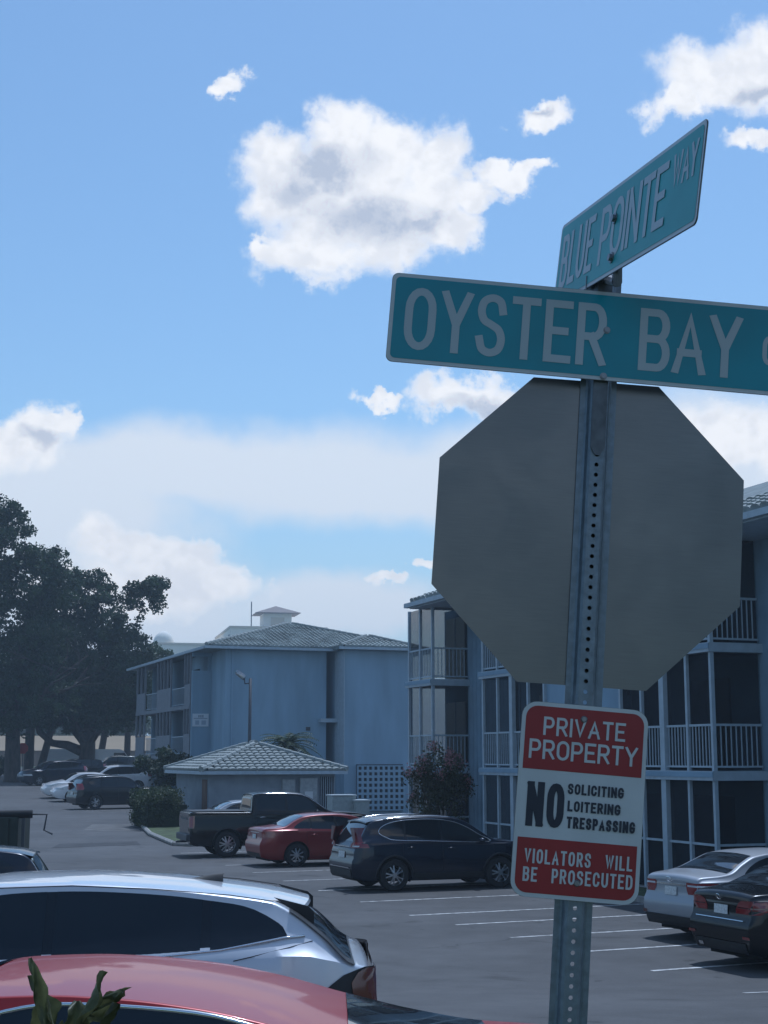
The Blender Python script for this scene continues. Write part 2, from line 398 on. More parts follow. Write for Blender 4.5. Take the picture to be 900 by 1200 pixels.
# vertical siding boards on the recessed wall
for i in range(13): bxp('siding_board', SIDING, RB, 1.225, 1.249, 12.25+i*.29, 12.25+i*.29+.27, -.3, EV-.02)
for i in range(8): bxp('siding_board', SIDING, RB, 1.225, 1.249, -2.6+i*.29, -2.6+i*.29+.27, -.3, EV-.02)
doorm = pm('porch_door', (.16, .19, .24), .5, var=.2, vscale=3.)
def bay(v0, v1, posts, thick, top_open=False):
    for z in SL:
        s = bxp('floor_slab', TRIM, RB, -.12, 1.249, v0-.1, v1+.1, z-.2, z)
        bxp('slab_edge', WALL2, s, -.14, -.121, v0-.12, v1+.12, z-.13, z-.02)
    for fl, (z0, z1) in enumerate(((.1, SL[0]-.2), (SL[0], SL[1]-.2), (SL[1], EV-.02))):
        for v in posts:
            th = v in thick
            post(RB, .02 if th else 0, v, z0, z1, .2 if th else .085, 'column' if th else 'post')
        if fl:
            for a, b in zip(posts, posts[1:]): railing(RB, 0, a+.045, 0, b-.045, z0, 1.0)
        else:
            bxp('screen_rail', TRIM, RB, -.02, .02, v0, v1, 1.15, 1.2)
        for a, b in zip(posts, posts[1:]):
            bxp('screen', SCREEN, RB, .03, .034, a+.04, b-.04, z0+.02, z1-.01)
        # end of the bay that faces the viewer
        if fl: railing(RB, .05, v0, 1.2, v0, z0, 1.0)
        else: bxp('screen_rail', TRIM, RB, .05, 1.2, v0-.02, v0+.02, 1.15, 1.2)
        bxp('screen', SCREEN, RB, .05, 1.2, v0+.03, v0+.034, z0+.02, z1-.01)
        # back wall door with frame, light fitting
        d = bxp('door', GLASSD, RB, 1.2, 1.24, (v0+v1)/2-.8, (v0+v1)/2+.8, z0+.02, z0+2.05)
        bxp('door_frame', TRIM, d, 1.19, 1.199, (v0+v1)/2-.03, (v0+v1)/2+.03, z0+.02, z0+2.05)
        if v1-v0 > 3 and v0 < 5:
            dd = bxp('door', doorm, RB, .28, 1.08, v1-.03, v1+.01, z0+.02, z0+2.06)
            MB().box(.36, .40, v1-.07, v1-.031, z0+1.0, z0+1.05).build('handle', DARKM, dd)
            bxp('wall_lamp', DARKM, RB, .1, .2, v1-.1, v1-.0, z0+1.75, z0+1.95)
bay(0, 4.0, [0, 1, 2, 3, 4.0], (2,)); bay(8.1, 12.1, [8.1, 9.1, 10.1, 11.1, 12.1], (10.1,)); bay(16.05, 18.1, [16.05, 17.1, 18.1], ())
rf = MB(); rf.v = [(-.45, -16, EV+.1), (-.45, 17.0, EV+.1), (7, 10.5, EV+3.0), (7, -16, EV+3.0), (14, 17.0, EV+.1), (14, -16, EV+.1)]
rf.f = [(0, 3, 2, 1), (1, 2, 4), (2, 3, 5, 4), (0, 1, 4, 5), (0, 5, 3)]
rfo = rf.build('roof', TILEB, RB)
bxp('gutter', TRIM, rfo, -.58, -.452, -16, 17.1, EV-.02, EV+.12); bxp('fascia', TRIM, rfo, -.46, 1.0, 17.001, 17.1, EV-.02, EV+.1)
bxp('soffit', TRIM, rfo, -.45, 1.245, -15.9, 16.9, EV-.06, EV-.021)
tm = tile_mesh(.33, .40)
roof_face(rfo, (-.5, 17.0, EV+.12), (-.5, -8, EV+.12), (1.6, 15.2, EV+.95), (1.6, -8, EV+.95), tm, .33, .36, False)
# lawn strip and kerb in front of it
def strip(name, u0, u1, v0, v1, z0, z1, mat, org=(7.03, 32.2, 0)):
    o = bxp(name, mat, None, u0, u1, v0, v1, z0, z1); o.location = org; o.rotation_euler = (0, 0, A20); return o
tag(strip('lawn', -1.35, .9, -12, 18, -.2, .09, GRASS), kind='structure')
k = strip('kerb', -1.52, -1.352, -12, 18, -.2, .11, CONC); tag(k, kind='structure')

# ---------------- far three-storey building on the left
BZ = .15
LB = empty('apartment_building', (-10.6, 83, BZ), A20)
tag(LB, 'far blue-grey apartment building with blank end wall and grey tiled hip roof', 'building')
E2 = 8.62
bxp('end_wall', WALL, LB, 1.08, 6.75, -3.2, 16, -1, E2); bxp('recess_wall', WALL, LB, 6.75, 7.27, -1.6, 16, -1, E2-.01)
bxp('corner_wall', WALL, LB, 0, 1.079, .0, .22, -1, 7.62)
bxp('corner_lintel', WALL, LB, 0, 1.079, .003, .22, 8.4, E2)
bxp('porch_back_wall', WALL, LB, .95, 1.079, .22, 16, -1, E2-.02)
wg = bxp('wing_wall', WALL2, LB, 7.27, 11.2, -4.8, 16, -1, E2+.005)
bxp('landing_slab', TRIM, LB, 6.3, 7.269, -3.7, -1.6, 4.75, 4.95)
bxp('wing_side_skylit', TRIM, LB, 7.24, 7.269, -4.81, -3.22, 2.2, E2-.05)  # pale sheet over the wing's side face, painting it as lit by the sky
bxp('downpipe', WALL2, LB, 1.4, 1.5, -3.26, -3.201, .2, E2)
bxp('vent', DARKM, LB, 5.6, 5.85, -3.22, -3.201, 4.3, 4.5)
sc = (0, 3.0, 5.75)
for k, z in enumerate(sc):
    if k: bxp('floor_slab', PARA, LB, -.1, .949, .23, 16, z-.22, z)
    top = (sc[k+1]-.22) if k < 2 else E2-.02
    for j, (a, b) in enumerate(((.25, 1.75), (5.4, 9.4), (13.2, 16))):
        n = 4 if b-a > 3 else 2
        bxp('parapet', PARA, LB, -.06, .02, a, b, z+.0, z+1.15)
        for i in range(n+1): post(LB, -.02, a+.05+(b-a-.1)*i/n, z+1.15, top, .12, 'post', PARA)
        for i in range(n): bxp('screen', SCREEN, LB, .03, .035, a+.1+(b-a-.1)*i/n, a+(b-a-.1)*(i+1)/n, z+1.15, top)
    for (a, b) in ((1.9, 5.3), (9.5, 13.1)):
        railing(LB, .05, a, .05, b, z, 1.05, .25)
        bxp('window', GLASSD, LB, .9, .949, a+.4, b-.4, z+.1, z+2.1)
r, ra, rb_ = hip_solid('roof', -.12, 12.9, -3.7, 19, E2+.14, E2+1.98, 6.51, LB, TILEB)
tm2 = tile_mesh(.25, .34, 'roof_tile_far', .045)
roof_face(r, (-.12, -3.7, E2+.14), (12.9, -3.7, E2+.14), ra, ra, tm2, .25, .30, False)
ridge_caps(r, (-.12, -3.7, E2+.16), (ra[0], ra[1], ra[2]+.03)); ridge_caps(r, (12.9, -3.7, E2+.16), (ra[0], ra[1], ra[2]+.03))
bxp('gutter', TRIM, r, -.2, 7.2, -3.82, -3.703, E2-.02, E2+.12); bxp('gutter', TRIM, r, -.24, -.123, -3.7, 19, E2-.02, E2+.12)
r2, r2a, r2b = hip_solid('roof', 6.9, 11.5, -5.25, 8, E2+.16, E2+.90, 2.3, LB, TILEB)
roof_face(r2, (6.9, -5.25, E2+.16), (11.5, -5.25, E2+.16), r2a, r2a, tm2, .25, .30, False)
roof_face(r2, (6.9, 2, E2+.16), (6.9, -5.25, E2+.16), (r2a[0], 2, r2a[2]), r2a, tm2, .25, .30, False)
ridge_caps(r2, (6.9, -5.25, E2+.18), (r2a[0], r2a[1], r2a[2]+.03)); ridge_caps(r2, (11.5, -5.25, E2+.18), (r2a[0], r2a[1], r2a[2]+.03))
bxp('gutter', TRIM, r2, 6.8, 11.6, -5.37, -5.253, E2-.0, E2+.14)
# pierced block screen at the foot of the wing
bb = MB()
for (a, b_, c, d) in ((-.15, .15, -.15, -.085), (-.15, .15, .085, .15), (-.15, -.085, -.085, .085), (.085, .15, -.085, .085)): bb.box(a, b_, -.05, .05, c, d)
blk = bb.mesh('screen_block', WALL)
bs = bxp('block_screen_back', pm('painted_opening_shade', (.035, .042, .055), .9), LB, 7.95, 10.6, -4.87, -4.801, .02, 2.5)  # near-black sheet, painting the shade seen through the block holes
for i in range(9):
    for j in range(8): inst('screen_block', blk, LB, (8.1+i*.3, -4.95, .2+j*.3))
# building number board
nb = bxp('number_board', pm('white_board', (.62, .66, .7), .6), LB, .05, .95, -.04, -.001, 4.55, 5.25)

for i in range(3): bxp('numeral', pm('board_blue', (.10, .14, .22), .6), nb, .38+i*.11, .43+i*.11, -.05, -.041, 5.04, 5.18)
bxp('board_bar', pm('board_blue', (.1, .14, .22)), nb, .12, .88, -.05, -.041, 4.975, 5.0)
for a_, b__ in ((.2, .42), (.55, .8)): bxp('board_panel', pm('board_grey', (.34, .40, .48), .6), nb, a_, b__, -.05, -.041, 4.65, 4.88)

# ---------------- small hip-roofed utility house
SHZ = g(-7.48, 62)
SH = empty('utility_house', (-7.48, 62, SHZ), A20)
tag(SH, 'small single-storey grey house with pale barrel tile hip roof behind the black pickup', 'building')
e = 2.24-SHZ+.1
GREYW = pm('grey_stucco', (.24, .27, .31), .9, var=.15, vscale=2., bump=.3, bscale=40.)
bxp('wall', GREYW, SH, .45, 5.9, .45, 6.8, -.3, e-.02)
bxp('wall_panel', pm('brown_panel', (.16, .10, .07), .8, var=.4, vscale=5., stretch=(1, 1, .2)), SH, .42, .449, .75, 1.6, -.1, 2.0)
bxp('fascia', TRIM, SH, -.02, 6.32, -.02, -.001, e-.02, e+.12); bxp('fascia', TRIM, SH, -.02, -.001, 0, 7.2, e-.02, e+.12)
r3, r3a, r3b = hip_solid('roof', 0, 6.3, 0, 7.2, e+.12, e+1.22, 3.15, SH, TILEB)
tm3 = tile_mesh(.30, .38, 'roof_tile', .06)
n1_ = roof_face(r3, (0, 0, e+.12), (6.3, 0, e+.12), r3a, r3a, tm3, .30, .34)
n2_ = roof_face(r3, (0, 7.2, e+.12), (0, 0, e+.12), r3b, r3a, tm3, .30, .34)
ridge_caps(r3, (0, 0, e+.14), (r3a[0], r3a[1], r3a[2]+.03), r=.13); ridge_caps(r3, (6.3, 0, e+.14), (r3a[0], r3a[1], r3a[2]+.03), r=.13); ridge_caps(r3, (r3a[0], r3a[1], r3a[2]+.04), (r3b[0], r3b[1], r3b[2]+.04), r=.13)
ridge_caps(r3, (0, 7.2, e+.14), (r3b[0], r3b[1], r3b[2]+.03), r=.13)
mb_ = bxp('meter_box', pm('meter_grey', (.30, .32, .33), .5, var=.2), SH, 3.55, 4.1, .28, .449, .9, 2.0)
pb = bxp('panel_box', pm('meter_grey', (.3, .32, .33)), SH, 4.3, 5.05, .2, .449, .6, 2.05)
bxp('notice', pm('paper', (.55, .57, .58), .8), pb, 4.5, 4.85, .19, .199, 1.0, 1.5)
gt = bxp('gate', pm('painted_opening_shade', (.035, .042, .055), .9), SH, 5.25, 5.85, .41, .449, .1, 2.1)  # flat near-black slab paints the shaded opening behind the bars
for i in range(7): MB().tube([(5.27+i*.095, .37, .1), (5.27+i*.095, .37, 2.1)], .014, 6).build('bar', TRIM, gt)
# cabinets beside it
for (px, py, wd, h, lb) in ((400, 931, .95, 1.62, 'tall pale grey steel utility cabinet beside the small tile-roofed house'), (421, 937, .6, 1.4, 'narrower grey utility cabinet in front of the pierced block screen')):
    p = P(px, py, 58.5); c = empty('utility_cabinet', (p.x, p.y, 0), A20)
    tag(c, lb, 'cabinet')
    bxp('body', pm('cabinet_grey', (.30, .34, .34), .5, var=.15), c, -wd/2, wd/2, -.35, .35, 0, p.z-.06, b=.02); bxp('lid', pm('cabinet_lid', (.42, .46, .46), .5), c, -wd/2-.03, wd/2+.03, -.38, .38, p.z-.058, p.z, b=.015)
    bxp('door', pm('cabinet_grey', (.3, .34, .34)), c, -wd/2+.05, wd/2-.05, -.375, -.352, .15, p.z-.15)

# ---------------- pale building far behind
FBY = 420.; FS = FBY/260
fo = P(270, 736, FBY)
BEIGE = pm('cream_stucco', (.90, .85, .74), .9, var=.08, vscale=.3)
BEIGED = pm('cream_trim', (.70, .60, .45), .9, var=.08, vscale=.3)
FB = empty('office_building', (fo.x, fo.y, 0), R_(12)); FB.scale = (FS, FS, FS); bpy.context.view_layer.update()
tag(FB, 'distant cream building with small roof tower and dark lettering on its corner', 'building')
ft = fo.z/FS
bxp('main_block', BEIGE, FB, 0, 17, 0, 26, -2, ft); bxp('parapet_cap', BEIGED, FB, -.15, 17.15, -.15, 26, ft+.002, ft+.4)
bxp('rear_block', BEIGE, FB, -12, -.01, 12, 30, -2, ft-2.2); bxp('parapet_cap', BEIGED, FB, -12.1, -.2, 11.8, 30, ft-2.19, ft-1.8)
for i in range(3): bxp('window', pm('pale_window', (.34, .30, .24), .6), FB, -10+i*3.2, -8.6+i*3.2, 11.9, 12.0, ft-7, ft-4.5)
dm = MB(); rows = []
for i in range(7):
    a = math.pi/2*i/6; rows.append([(-10.6+1.9*math.cos(a)*math.cos(t), 14+1.9*math.cos(a)*math.sin(t), ft-1.9+2.3*math.sin(a)) for t in [2*math.pi*j/16 for j in range(16)]])
dm.grid(rows, flip=True, close=True); dm.build('dome', BEIGE, FB, True)
tp = P(323, 730, FBY+10); d = FB.matrix_basis.inverted() @ tp
tx, ty = d.x, d.y
bxp('tower', BEIGE, FB, tx-2.5, tx+2.5, ty-2.5, ty+2.5, ft-1, ft+2.9); bxp('tower_niche', BEIGED, FB, tx-1.2, tx+1.2, ty-2.56, ty-2.501, ft-.5, ft+2.2)
b = MB(); z = ft+2.95
b.v = [(tx-4, ty-4, z), (tx+4, ty-4, z), (tx+4, ty+4, z), (tx-4, ty+4, z), (tx, ty, z+1.5)]; b.f = [(0, 1, 4), (1, 2, 4), (2, 3, 4), (3, 0, 4), (3, 2, 1, 0)]
b.build('tower_roof', pm('brown_shingle', (.23, .18, .15), .9), FB)
MB().tube([(4.0, 3, ft), (4.0, 3, ft+5)], .1, 6).build('antenna', DARKM, FB)
for i, (a_, h_) in enumerate(((1.0, 1.5), (2.3, 1.1), (3.4, 1.1), (4.6, 1.1), (5.8, 1.1))):
    b = MB(); b.tube([(-.08, a_*1.1+.5*math.cos(t), ft-2.6+h_*.5+h_*.5*math.sin(t)) for t in [2*math.pi*k/14 for k in range(15)]], .13, 5); b.build('letter', DARKM, FB)
# ---------------- low tan building behind the trees
LBY = 215
p0 = P(-60, 893, LBY); LT = empty('long_low_building', (p0.x, p0.y, 0), R_(2)); tag(LT, 'long low tan building with brown lower wall behind the oak trunks', 'building')
bxp('lower_wall', pm('brown_wall', (.24, .15, .09), .9, var=.2, vscale=.2), LT, -40, 46, 0, 14, .5, 4.0); b = MB(); b.v = [(-40.6, -.8, 4.0), (46.6, -.8, 4.0), (46.6, 7, 6.2), (-40.6, 7, 6.2), (-40.6, 14.6, 4.0), (46.6, 14.6, 4.0)]; b.f = [(0, 1, 2, 3), (3, 2, 5, 4), (0, 3, 4), (1, 5, 2), (0, 4, 5, 1)]; b.build('roof', pm('tan_sun_slope', (.27, .205, .125), .9, var=.12, vscale=.2), LT)  # tan slope added to catch the sun, standing in for bright ground beyond
for i in range(9): bxp('pilaster', pm('brown_pier', (.2, .125, .08), .9), LT, 2+i*5.2, 2.7+i*5.2, -.2, -.001, .5, 3.99)
# ================================================================== vegetation
BARK = pm('bark', (.06, .048, .04), .95, var=.5, vscale=5., bump=1., bscale=14., stretch=(1, 1, .3))
OAK = leafmat('oak_leaf', (.040, .068, .028), .6, .32, .5)
def leaves(name, cs, rs, n, size, mat, par, flat=.8, hollow=.35):
    """n small leaf faces scattered in blobs (centres cs, radii rs)"""
    cs = np.array(cs, float); rs = np.array(rs, float)
    wgt = rs**2; k = RNG.choice(len(cs), n, p=wgt/wgt.sum())
    d = RNG.normal(size=(n, 3)); d /= np.linalg.norm(d, axis=1)[:, None]
    rad = (hollow+(1-hollow)*RNG.random(n)**.6)
    rad = np.where(RNG.random(n) < .22, rad*RNG.uniform(1., 1.45, n), rad)
    pos = cs[k]+d*(rs[k]*rad)[:, None]*np.array([1, 1, flat])
    a = RNG.normal(size=(n, 3)); a /= np.linalg.norm(a, axis=1)[:, None]
    b = np.cross(a, RNG.normal(size=(n, 3))); b /= np.linalg.norm(b, axis=1)[:, None]
    s = size*(.6+.8*RNG.random(n))[:, None]
    v = np.stack([pos-a*s, pos+b*s*.55, pos+a*s, pos-b*s*.55], 1).reshape(-1, 3)
    me = bpy.data.meshes.new(name); me.vertices.add(4*n); me.vertices.foreach_set('co', v.ravel())
    me.loops.add(4*n); me.polygons.add(n); me.loops.foreach_set('vertex_index', np.arange(4*n)); me.polygons.foreach_set('loop_start', np.arange(0, 4*n, 4))
    me.materials.append(mat); me.update(); me.validate()
    return inst(name, me, par)
def limb(b, p, d, L, r, depth, tips, up=.25):
    pts = [p.copy()]; rr = [r]; q = p.copy(); dd = d.normalized(); n = 5
    for i in range(n):
        dd = (dd+Vector((random.gauss(0, .16), random.gauss(0, .16), random.gauss(0, .10)+up*.08))).normalized()
        q = q+dd*(L/n); pts.append(q.copy()); rr.append(r*(1-.55*(i+1)/n))
        if depth > 0 and i >= 2 and random.random() < .8:
            t = (dd+Vector((random.gauss(0, .8), random.gauss(0, .8), random.gauss(.1, .45)))).normalized()
            limb(b, q, t, L*.62, rr[-1]*.75, depth-1, tips, up)
    b.tube(pts, rr, 7 if r > .08 else 5); tips.append(q.copy())
def oak(label, base, h, spread, trunk_h, r, nleaf, lean=(0, 0), limbs=6, seed=1, size=.2, envelope=None, extra=()):
    random.seed(seed)
    t = empty('oak_tree', base); tag(t, label, 'tree', 'oaks at the far end of the lot')
    b = MB(); tips = []; top = Vector((lean[0]*trunk_h, lean[1]*trunk_h, trunk_h))
    b.tube([(0, 0, -.4), (0, 0, .25), top*.5, top], [r*1.5, r*1.12, r, r*.92], 10)
    for i in range(limbs):
        a = 2*math.pi*i/limbs+random.uniform(-.4, .4); el = random.uniform(.35, 1.1)
        limb(b, top-Vector((0, 0, random.uniform(0, .3)*trunk_h)), Vector((math.cos(a)*math.cos(el), math.sin(a)*math.cos(el), math.sin(el))), h*.27*random.uniform(.8, 1.1), r*.42, 2, tips)
    limb(b, top, Vector((0, 0, 1)), h*.3, r*.6, 2, tips)
    for e_ in extra: b.tube(*e_, 8)
    b.build('trunk', BARK, t, True)
    cs = []; rs = []
    env = envelope or [(0, 0, trunk_h+(h-trunk_h)*.5, spread, spread, (h-trunk_h)*.5)]
    for (x, y, z, ax, ay, az) in env:
        m = int(40*(ax*ay*az)**.45/3)+8
        for _ in range(m):
            d = Vector((random.gauss(0, 1), random.gauss(0, 1), random.gauss(0, 1))).normalized(); k = random.uniform(.25, 1.)**.5
            cs.append((x+d.x*ax*k, y+d.y*ay*k, z+d.z*az*k)); rs.append(random.uniform(.5, 1.25)*(.45+.08*min(ax, az)))
    leaves('crown', cs, rs, nleaf, size, OAK, t, .75, .2)
    return t
def at(px, py, Y): return P(px, py, Y)
def bpt(px, Y):
    X = (px-450)/F*Y*.997; return Vector((X, Y, g(X, Y)))
def env_px(base, lst, Y):      # crown lobes from photo pixels: (px, py, rx px, rz px)
    out = []
    for (px, py, a, c) in lst:
        q = P(px, py, Y)-base; s = Y/F; out.append((q.x, q.y+random.uniform(-1.2, 1.2), q.z, a*s, max(2.0, a*s*.9), c*s))
    return out
Yo = 118.; b0 = bpt(105, Yo)
sm = Yo/F
ex = [([(-.15, 0, 2.0), (-1.5, -.3, 2.6), (-2.6, -.5, 2.75), (-3.6, -.6, 3.6), (-4.0, -.6, 4.6)], [.42, .34, .27, .24, .2]),
      ([(-.2, 0, 2.8), (-1.2, .3, 3.9), (-2.4, .3, 4.5), (-3.8, .5, 5.3)], [.36, .3, .24, .2])]
oak('big spreading oak with a low curved limb behind the white parked cars', b0, 15, 7, 3.6, .62, 60000, (.02, 0), 7, 3, .14,
    env_px(b0, [(80,740,58,58),(130,725,40,36),(170,700,24,20),(183,690,14,14),(145,765,40,38),(60,790,70,44),(120,800,60,40),(100,690,36,24),(150,810,34,34),(60,700,40,40),(70,835,60,24),(130,838,50,22),(100,815,70,30)], Yo), ex)
b1 = bpt(20, 112.)
oak('tallest oak at the left edge with its crown running out of the picture', b1, 20, 8, 4.5, .55, 55000, (-.03, 0), 6, 5, .14,
    env_px(b1, [(5,640,42,44),(-40,640,70,70),(30,690,50,50),(-20,740,90,60),(25,770,60,50),(60,660,22,18),(10,600,20,16),(-60,800,90,40),(75,690,26,26),(10,838,50,26),(40,820,60,30)], 112.))
b2 = bpt(38, 124.)
oak('slim straight oak trunk standing next to the red stop sign', b2, 13, 5, 5.5, .38, 16000, (.01, 0), 5, 8, .14, env_px(b2, [(40,790,50,40),(20,830,40,22),(70,820,30,24)], 124.))
b3 = bpt(51, 126.)
oak('slim oak leaning right between the stop sign and the curved-limb oak', b3, 12, 5, 5.0, .3, 16000, (.22, 0), 5, 9, .14, env_px(b3, [(75,800,50,36),(100,760,50,40)], 126.))
b4 = bpt(152, 135.)
oak('thin-trunked oak just left of the far blue building', b4, 11, 4, 5.0, .28, 15000, (0, 0), 5, 12, .14, env_px(b4, [(165,790,34,34),(150,825,26,26),(182,770,20,16),(185,815,20,28),(140,790,30,30)], 135.))
b5 = bpt(119, 138.)
oak('thin oak leaning right behind the big curved-limb oak', b5, 11, 4, 5.0, .3, 12000, (.14, 0), 5, 14, .14, env_px(b5, [(130,800,40,34),(120,830,40,20)], 138.))

SHR = leafmat('shrub_leaf', (.035, .055, .022), .5, .2, 1.2); HED = leafmat('hedge_leaf', (.055, .075, .028), .5, .2, 1.5)
MYR = leafmat('myrtle_leaf', (.085, .09, .045), .5, .4, 2.); PINK = leafmat('myrtle_bloom', (.50, .25, .26), .4, .4, 3.)
FARG = leafmat('far_leaf', (.06, .085, .035), .5, .2, .2)
def shrub(name, label, base, lst, n, size, mat, cat='shrub', stem=True, flat=.85):
    t = empty(name, base); tag(t, label, cat)
    b = MB()
    for i in range(5):
        a = 2*math.pi*i/5; q = lst[i % len(lst)]
        b.tube([(0.05*math.cos(a), .05*math.sin(a), -.1), (q[0]*.4, q[1]*.4, q[2]*.5), q[:3]], [.03, .022, .012], 5)
    b.build('stem', BARK, t)
    leaves('foliage', [q[:3] for q in lst], [q[3] for q in lst], n, size, mat, t, flat, .3)
    return t
random.seed(21)
def boxblobs(x0, x1, y0, y1, z0, z1, r, n): return [(random.uniform(x0+r, x1-r), random.uniform(y0+r, y1-r), random.uniform(z0+r, z1-r*.7), r*random.uniform(.8, 1.15)) for _ in range(n)]
# clipped hedge on its kerbed island
hp = G(197, 973); hz = g(hp.x, hp.y)
hb = empty('hedge', (hp.x, hp.y, hz), A20); tag(hb, 'clipped dense green hedge at the corner of the small tile-roofed house', 'hedge')
leaves('foliage', [q[:3] for q in boxblobs(-1.25, 1.25, -.2, 3.6, 0, 1.62, .38, 90)], [.38]*90, 26000, .045, HED, hb, 1., .2)
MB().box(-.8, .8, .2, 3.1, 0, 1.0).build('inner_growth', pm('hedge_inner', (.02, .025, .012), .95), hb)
isl = MB(); pts = [G(*q) for q in ((163, 966), (176, 979), (204, 991), (226, 992), (238, 982), (228, 962), (200, 955))]
n = len(pts); isl.v = [(p.x, p.y, g(p.x, p.y)+.12) for p in pts]+[(p.x, p.y, g(p.x, p.y)-.1) for p in pts]; isl.f = [tuple(range(n))]+[(i, (i+1) % n, n+(i+1) % n, n+i)[::-1] for i in range(n)]
tag(isl.build('planting_island', GRASS), kind='structure')
kb = MB()
for i in range(n):
    a, c = pts[i], pts[(i+1) % n]; kb.tube([(a.x, a.y, g(a.x, a.y)+.07), (c.x, c.y, g(c.x, c.y)+.07)], .085, 6)
tag(kb.build('kerb', CONC), kind='structure')
# shrubs by the far building
p = bpt(191, 80.); shrub('shrub', 'dark rounded shrub against the left balconies of the far building', p, [(random.gauss(0, .55), random.gauss(0, .5), 1.2+random.random()*1.5, .5) for _ in range(16)], 5000, .09, SHR)
# crape myrtle with pink flowers
mp = bpt(516, 45.3)
t = empty('crape_myrtle', mp); tag(t, 'small crape myrtle with pink blossoms in front of the balconies behind the navy suv', 'tree')
b = MB()
for i in range(6):
    a = 2*math.pi*i/6+.3; b.tube([(.05*math.cos(a), .05*math.sin(a), -.1), (.12*math.cos(a), .12*math.sin(a), .8), (.45*math.cos(a), .45*math.sin(a), 1.8), (.9*math.cos(a), .8*math.sin(a), 2.7)], [.04, .035, .025, .01], 6)
b.build('trunk', BARK, t)
cs = []
for _ in range(34):
    d = Vector((random.gauss(0, 1), random.gauss(0, 1), random.gauss(0, 1))).normalized()*random.uniform(.3, 1.)
    cs.append((d.x*1.15, d.y*1.0, 2.45+d.z*.85))
cs += [(random.uniform(-.9, .9), random.uniform(-.5, .5), random.uniform(1.3, 1.8)) for _ in range(8)]
leaves('crown', cs, [.33]*len(cs), 5200, .05, MYR, t, .9, .1)
fl = [c for c in cs if c[2] > 2.3 or abs(c[0]) > .7]
leaves('blossoms', [(x*1.12, y*1.12, z+.15) for x, y, z in fl], [.2]*len(fl), 1500, .035, PINK, t, 1., .1)
mp = Vector((4.55, 38.6, 0)); t = empty('crape_myrtle', mp); tag(t, 'slender crape myrtle sapling with few pink blossoms, half hidden by the private property sign', 'tree')
b = MB(); cs = []
for i in range(4):
    a = 2*math.pi*i/4; q = (.4*math.cos(a), .35*math.sin(a), 2.5); b.tube([(.03*math.cos(a), .03*math.sin(a), -.1), (.15*math.cos(a), .15*math.sin(a), 1.2), q], [.03, .022, .008], 6)
    cs += [q, (q[0]*.6, q[1]*.6, 1.9), (q[0]*1.2, q[1], 3.0)]
b.build('trunk', BARK, t); leaves('crown', cs, [.28]*len(cs), 1100, .05, MYR, t, 1., .1); leaves('blossoms', cs, [.25]*len(cs), 420, .04, PINK, t, 1., .2)
# sago palm behind the small house
pp = bpt(337, 74.); t = empty('palm', pp); tag(t, 'low feathery palm rising behind the small tiled roof', 'palm')
MB().tube([(0, 0, -.2), (0, 0, 1.9), (0, 0, 3.5)], [.25, .22, .2], 10).build('trunk', BARK, t)
PALM = leafmat('palm_leaf', (.05, .08, .035), .4, .2, 2.)
for i in range(60):
    a = i*2.399; el = -.25+1.55*((i % 9)/8.); L = random.uniform(1.35, 1.8); fr = MB()
    pts = []
    for k in range(9):
        s_ = k/8; r = L*s_*math.cos(el*(1-.5*s_)); pts.append(Vector((math.cos(a)*r, math.sin(a)*r, 3.5+L*s_*math.sin(el)-.55*L*s_*s_*1.1)))
    side = Vector((-math.sin(a), math.cos(a), 0))
    fr.tube(pts, [.02]*8+[.006], 4)
    for k in range(1, 9):
        for sg in (-1, 1):
            for j in range(2):
                q = pts[k]-(pts[k]-pts[k-1])*(.5*j); ln = .34*(1-.45*k/8)
                tipp = q+side*sg*ln+(pts[k]-pts[k-1]).normalized()*ln*.5+Vector((0, 0, -.05)); w_ = (pts[k]-pts[k-1]).normalized()*.03
                fr.quad(tuple(q-w_), tuple(tipp), tuple(tipp+w_*.3), tuple(q+w_))
    fr.build('frond', PALM, t)
# hazy green behind everything on the left
random.seed(5)
for i, (px, py, Y, r) in enumerate(((30, 862, 240, 5.), (95, 858, 250, 5.5), (150, 850, 245, 5.), (-10, 852, 235, 6.))):
    q = P(px, py, Y); t = empty('background_tree', (q.x, q.y, 1.8)); tag(t, ['pale green tree behind the low tan building, near the stop sign', 'pale green tree behind the low tan building, behind the big oak', 'pale green tree behind the low tan building, beside the far blue building', 'pale green tree at the left edge behind the low tan building'][i], 'tree', 'trees beyond the tan building')
    MB().tube([(0, 0, -.3), (0, 0, 4)], [.3, .2], 8).build('trunk', BARK, t)
    leaves('crown', [(random.gauss(0, r*.5), random.gauss(0, r*.4), q.z-1.8+random.gauss(0, 1.2)) for _ in range(30)], [1.4]*30, 3500, .3, FARG, t, .8, .2)
# undergrowth at the far left
p = bpt(4, 120.); shrub('shrub', 'dark low undergrowth at the left edge under the oaks', p, [(random.uniform(-2, 1.6), random.gauss(0, .8), .4+random.random()*1.4, .6) for _ in range(16)], 3500, .12, SHR)
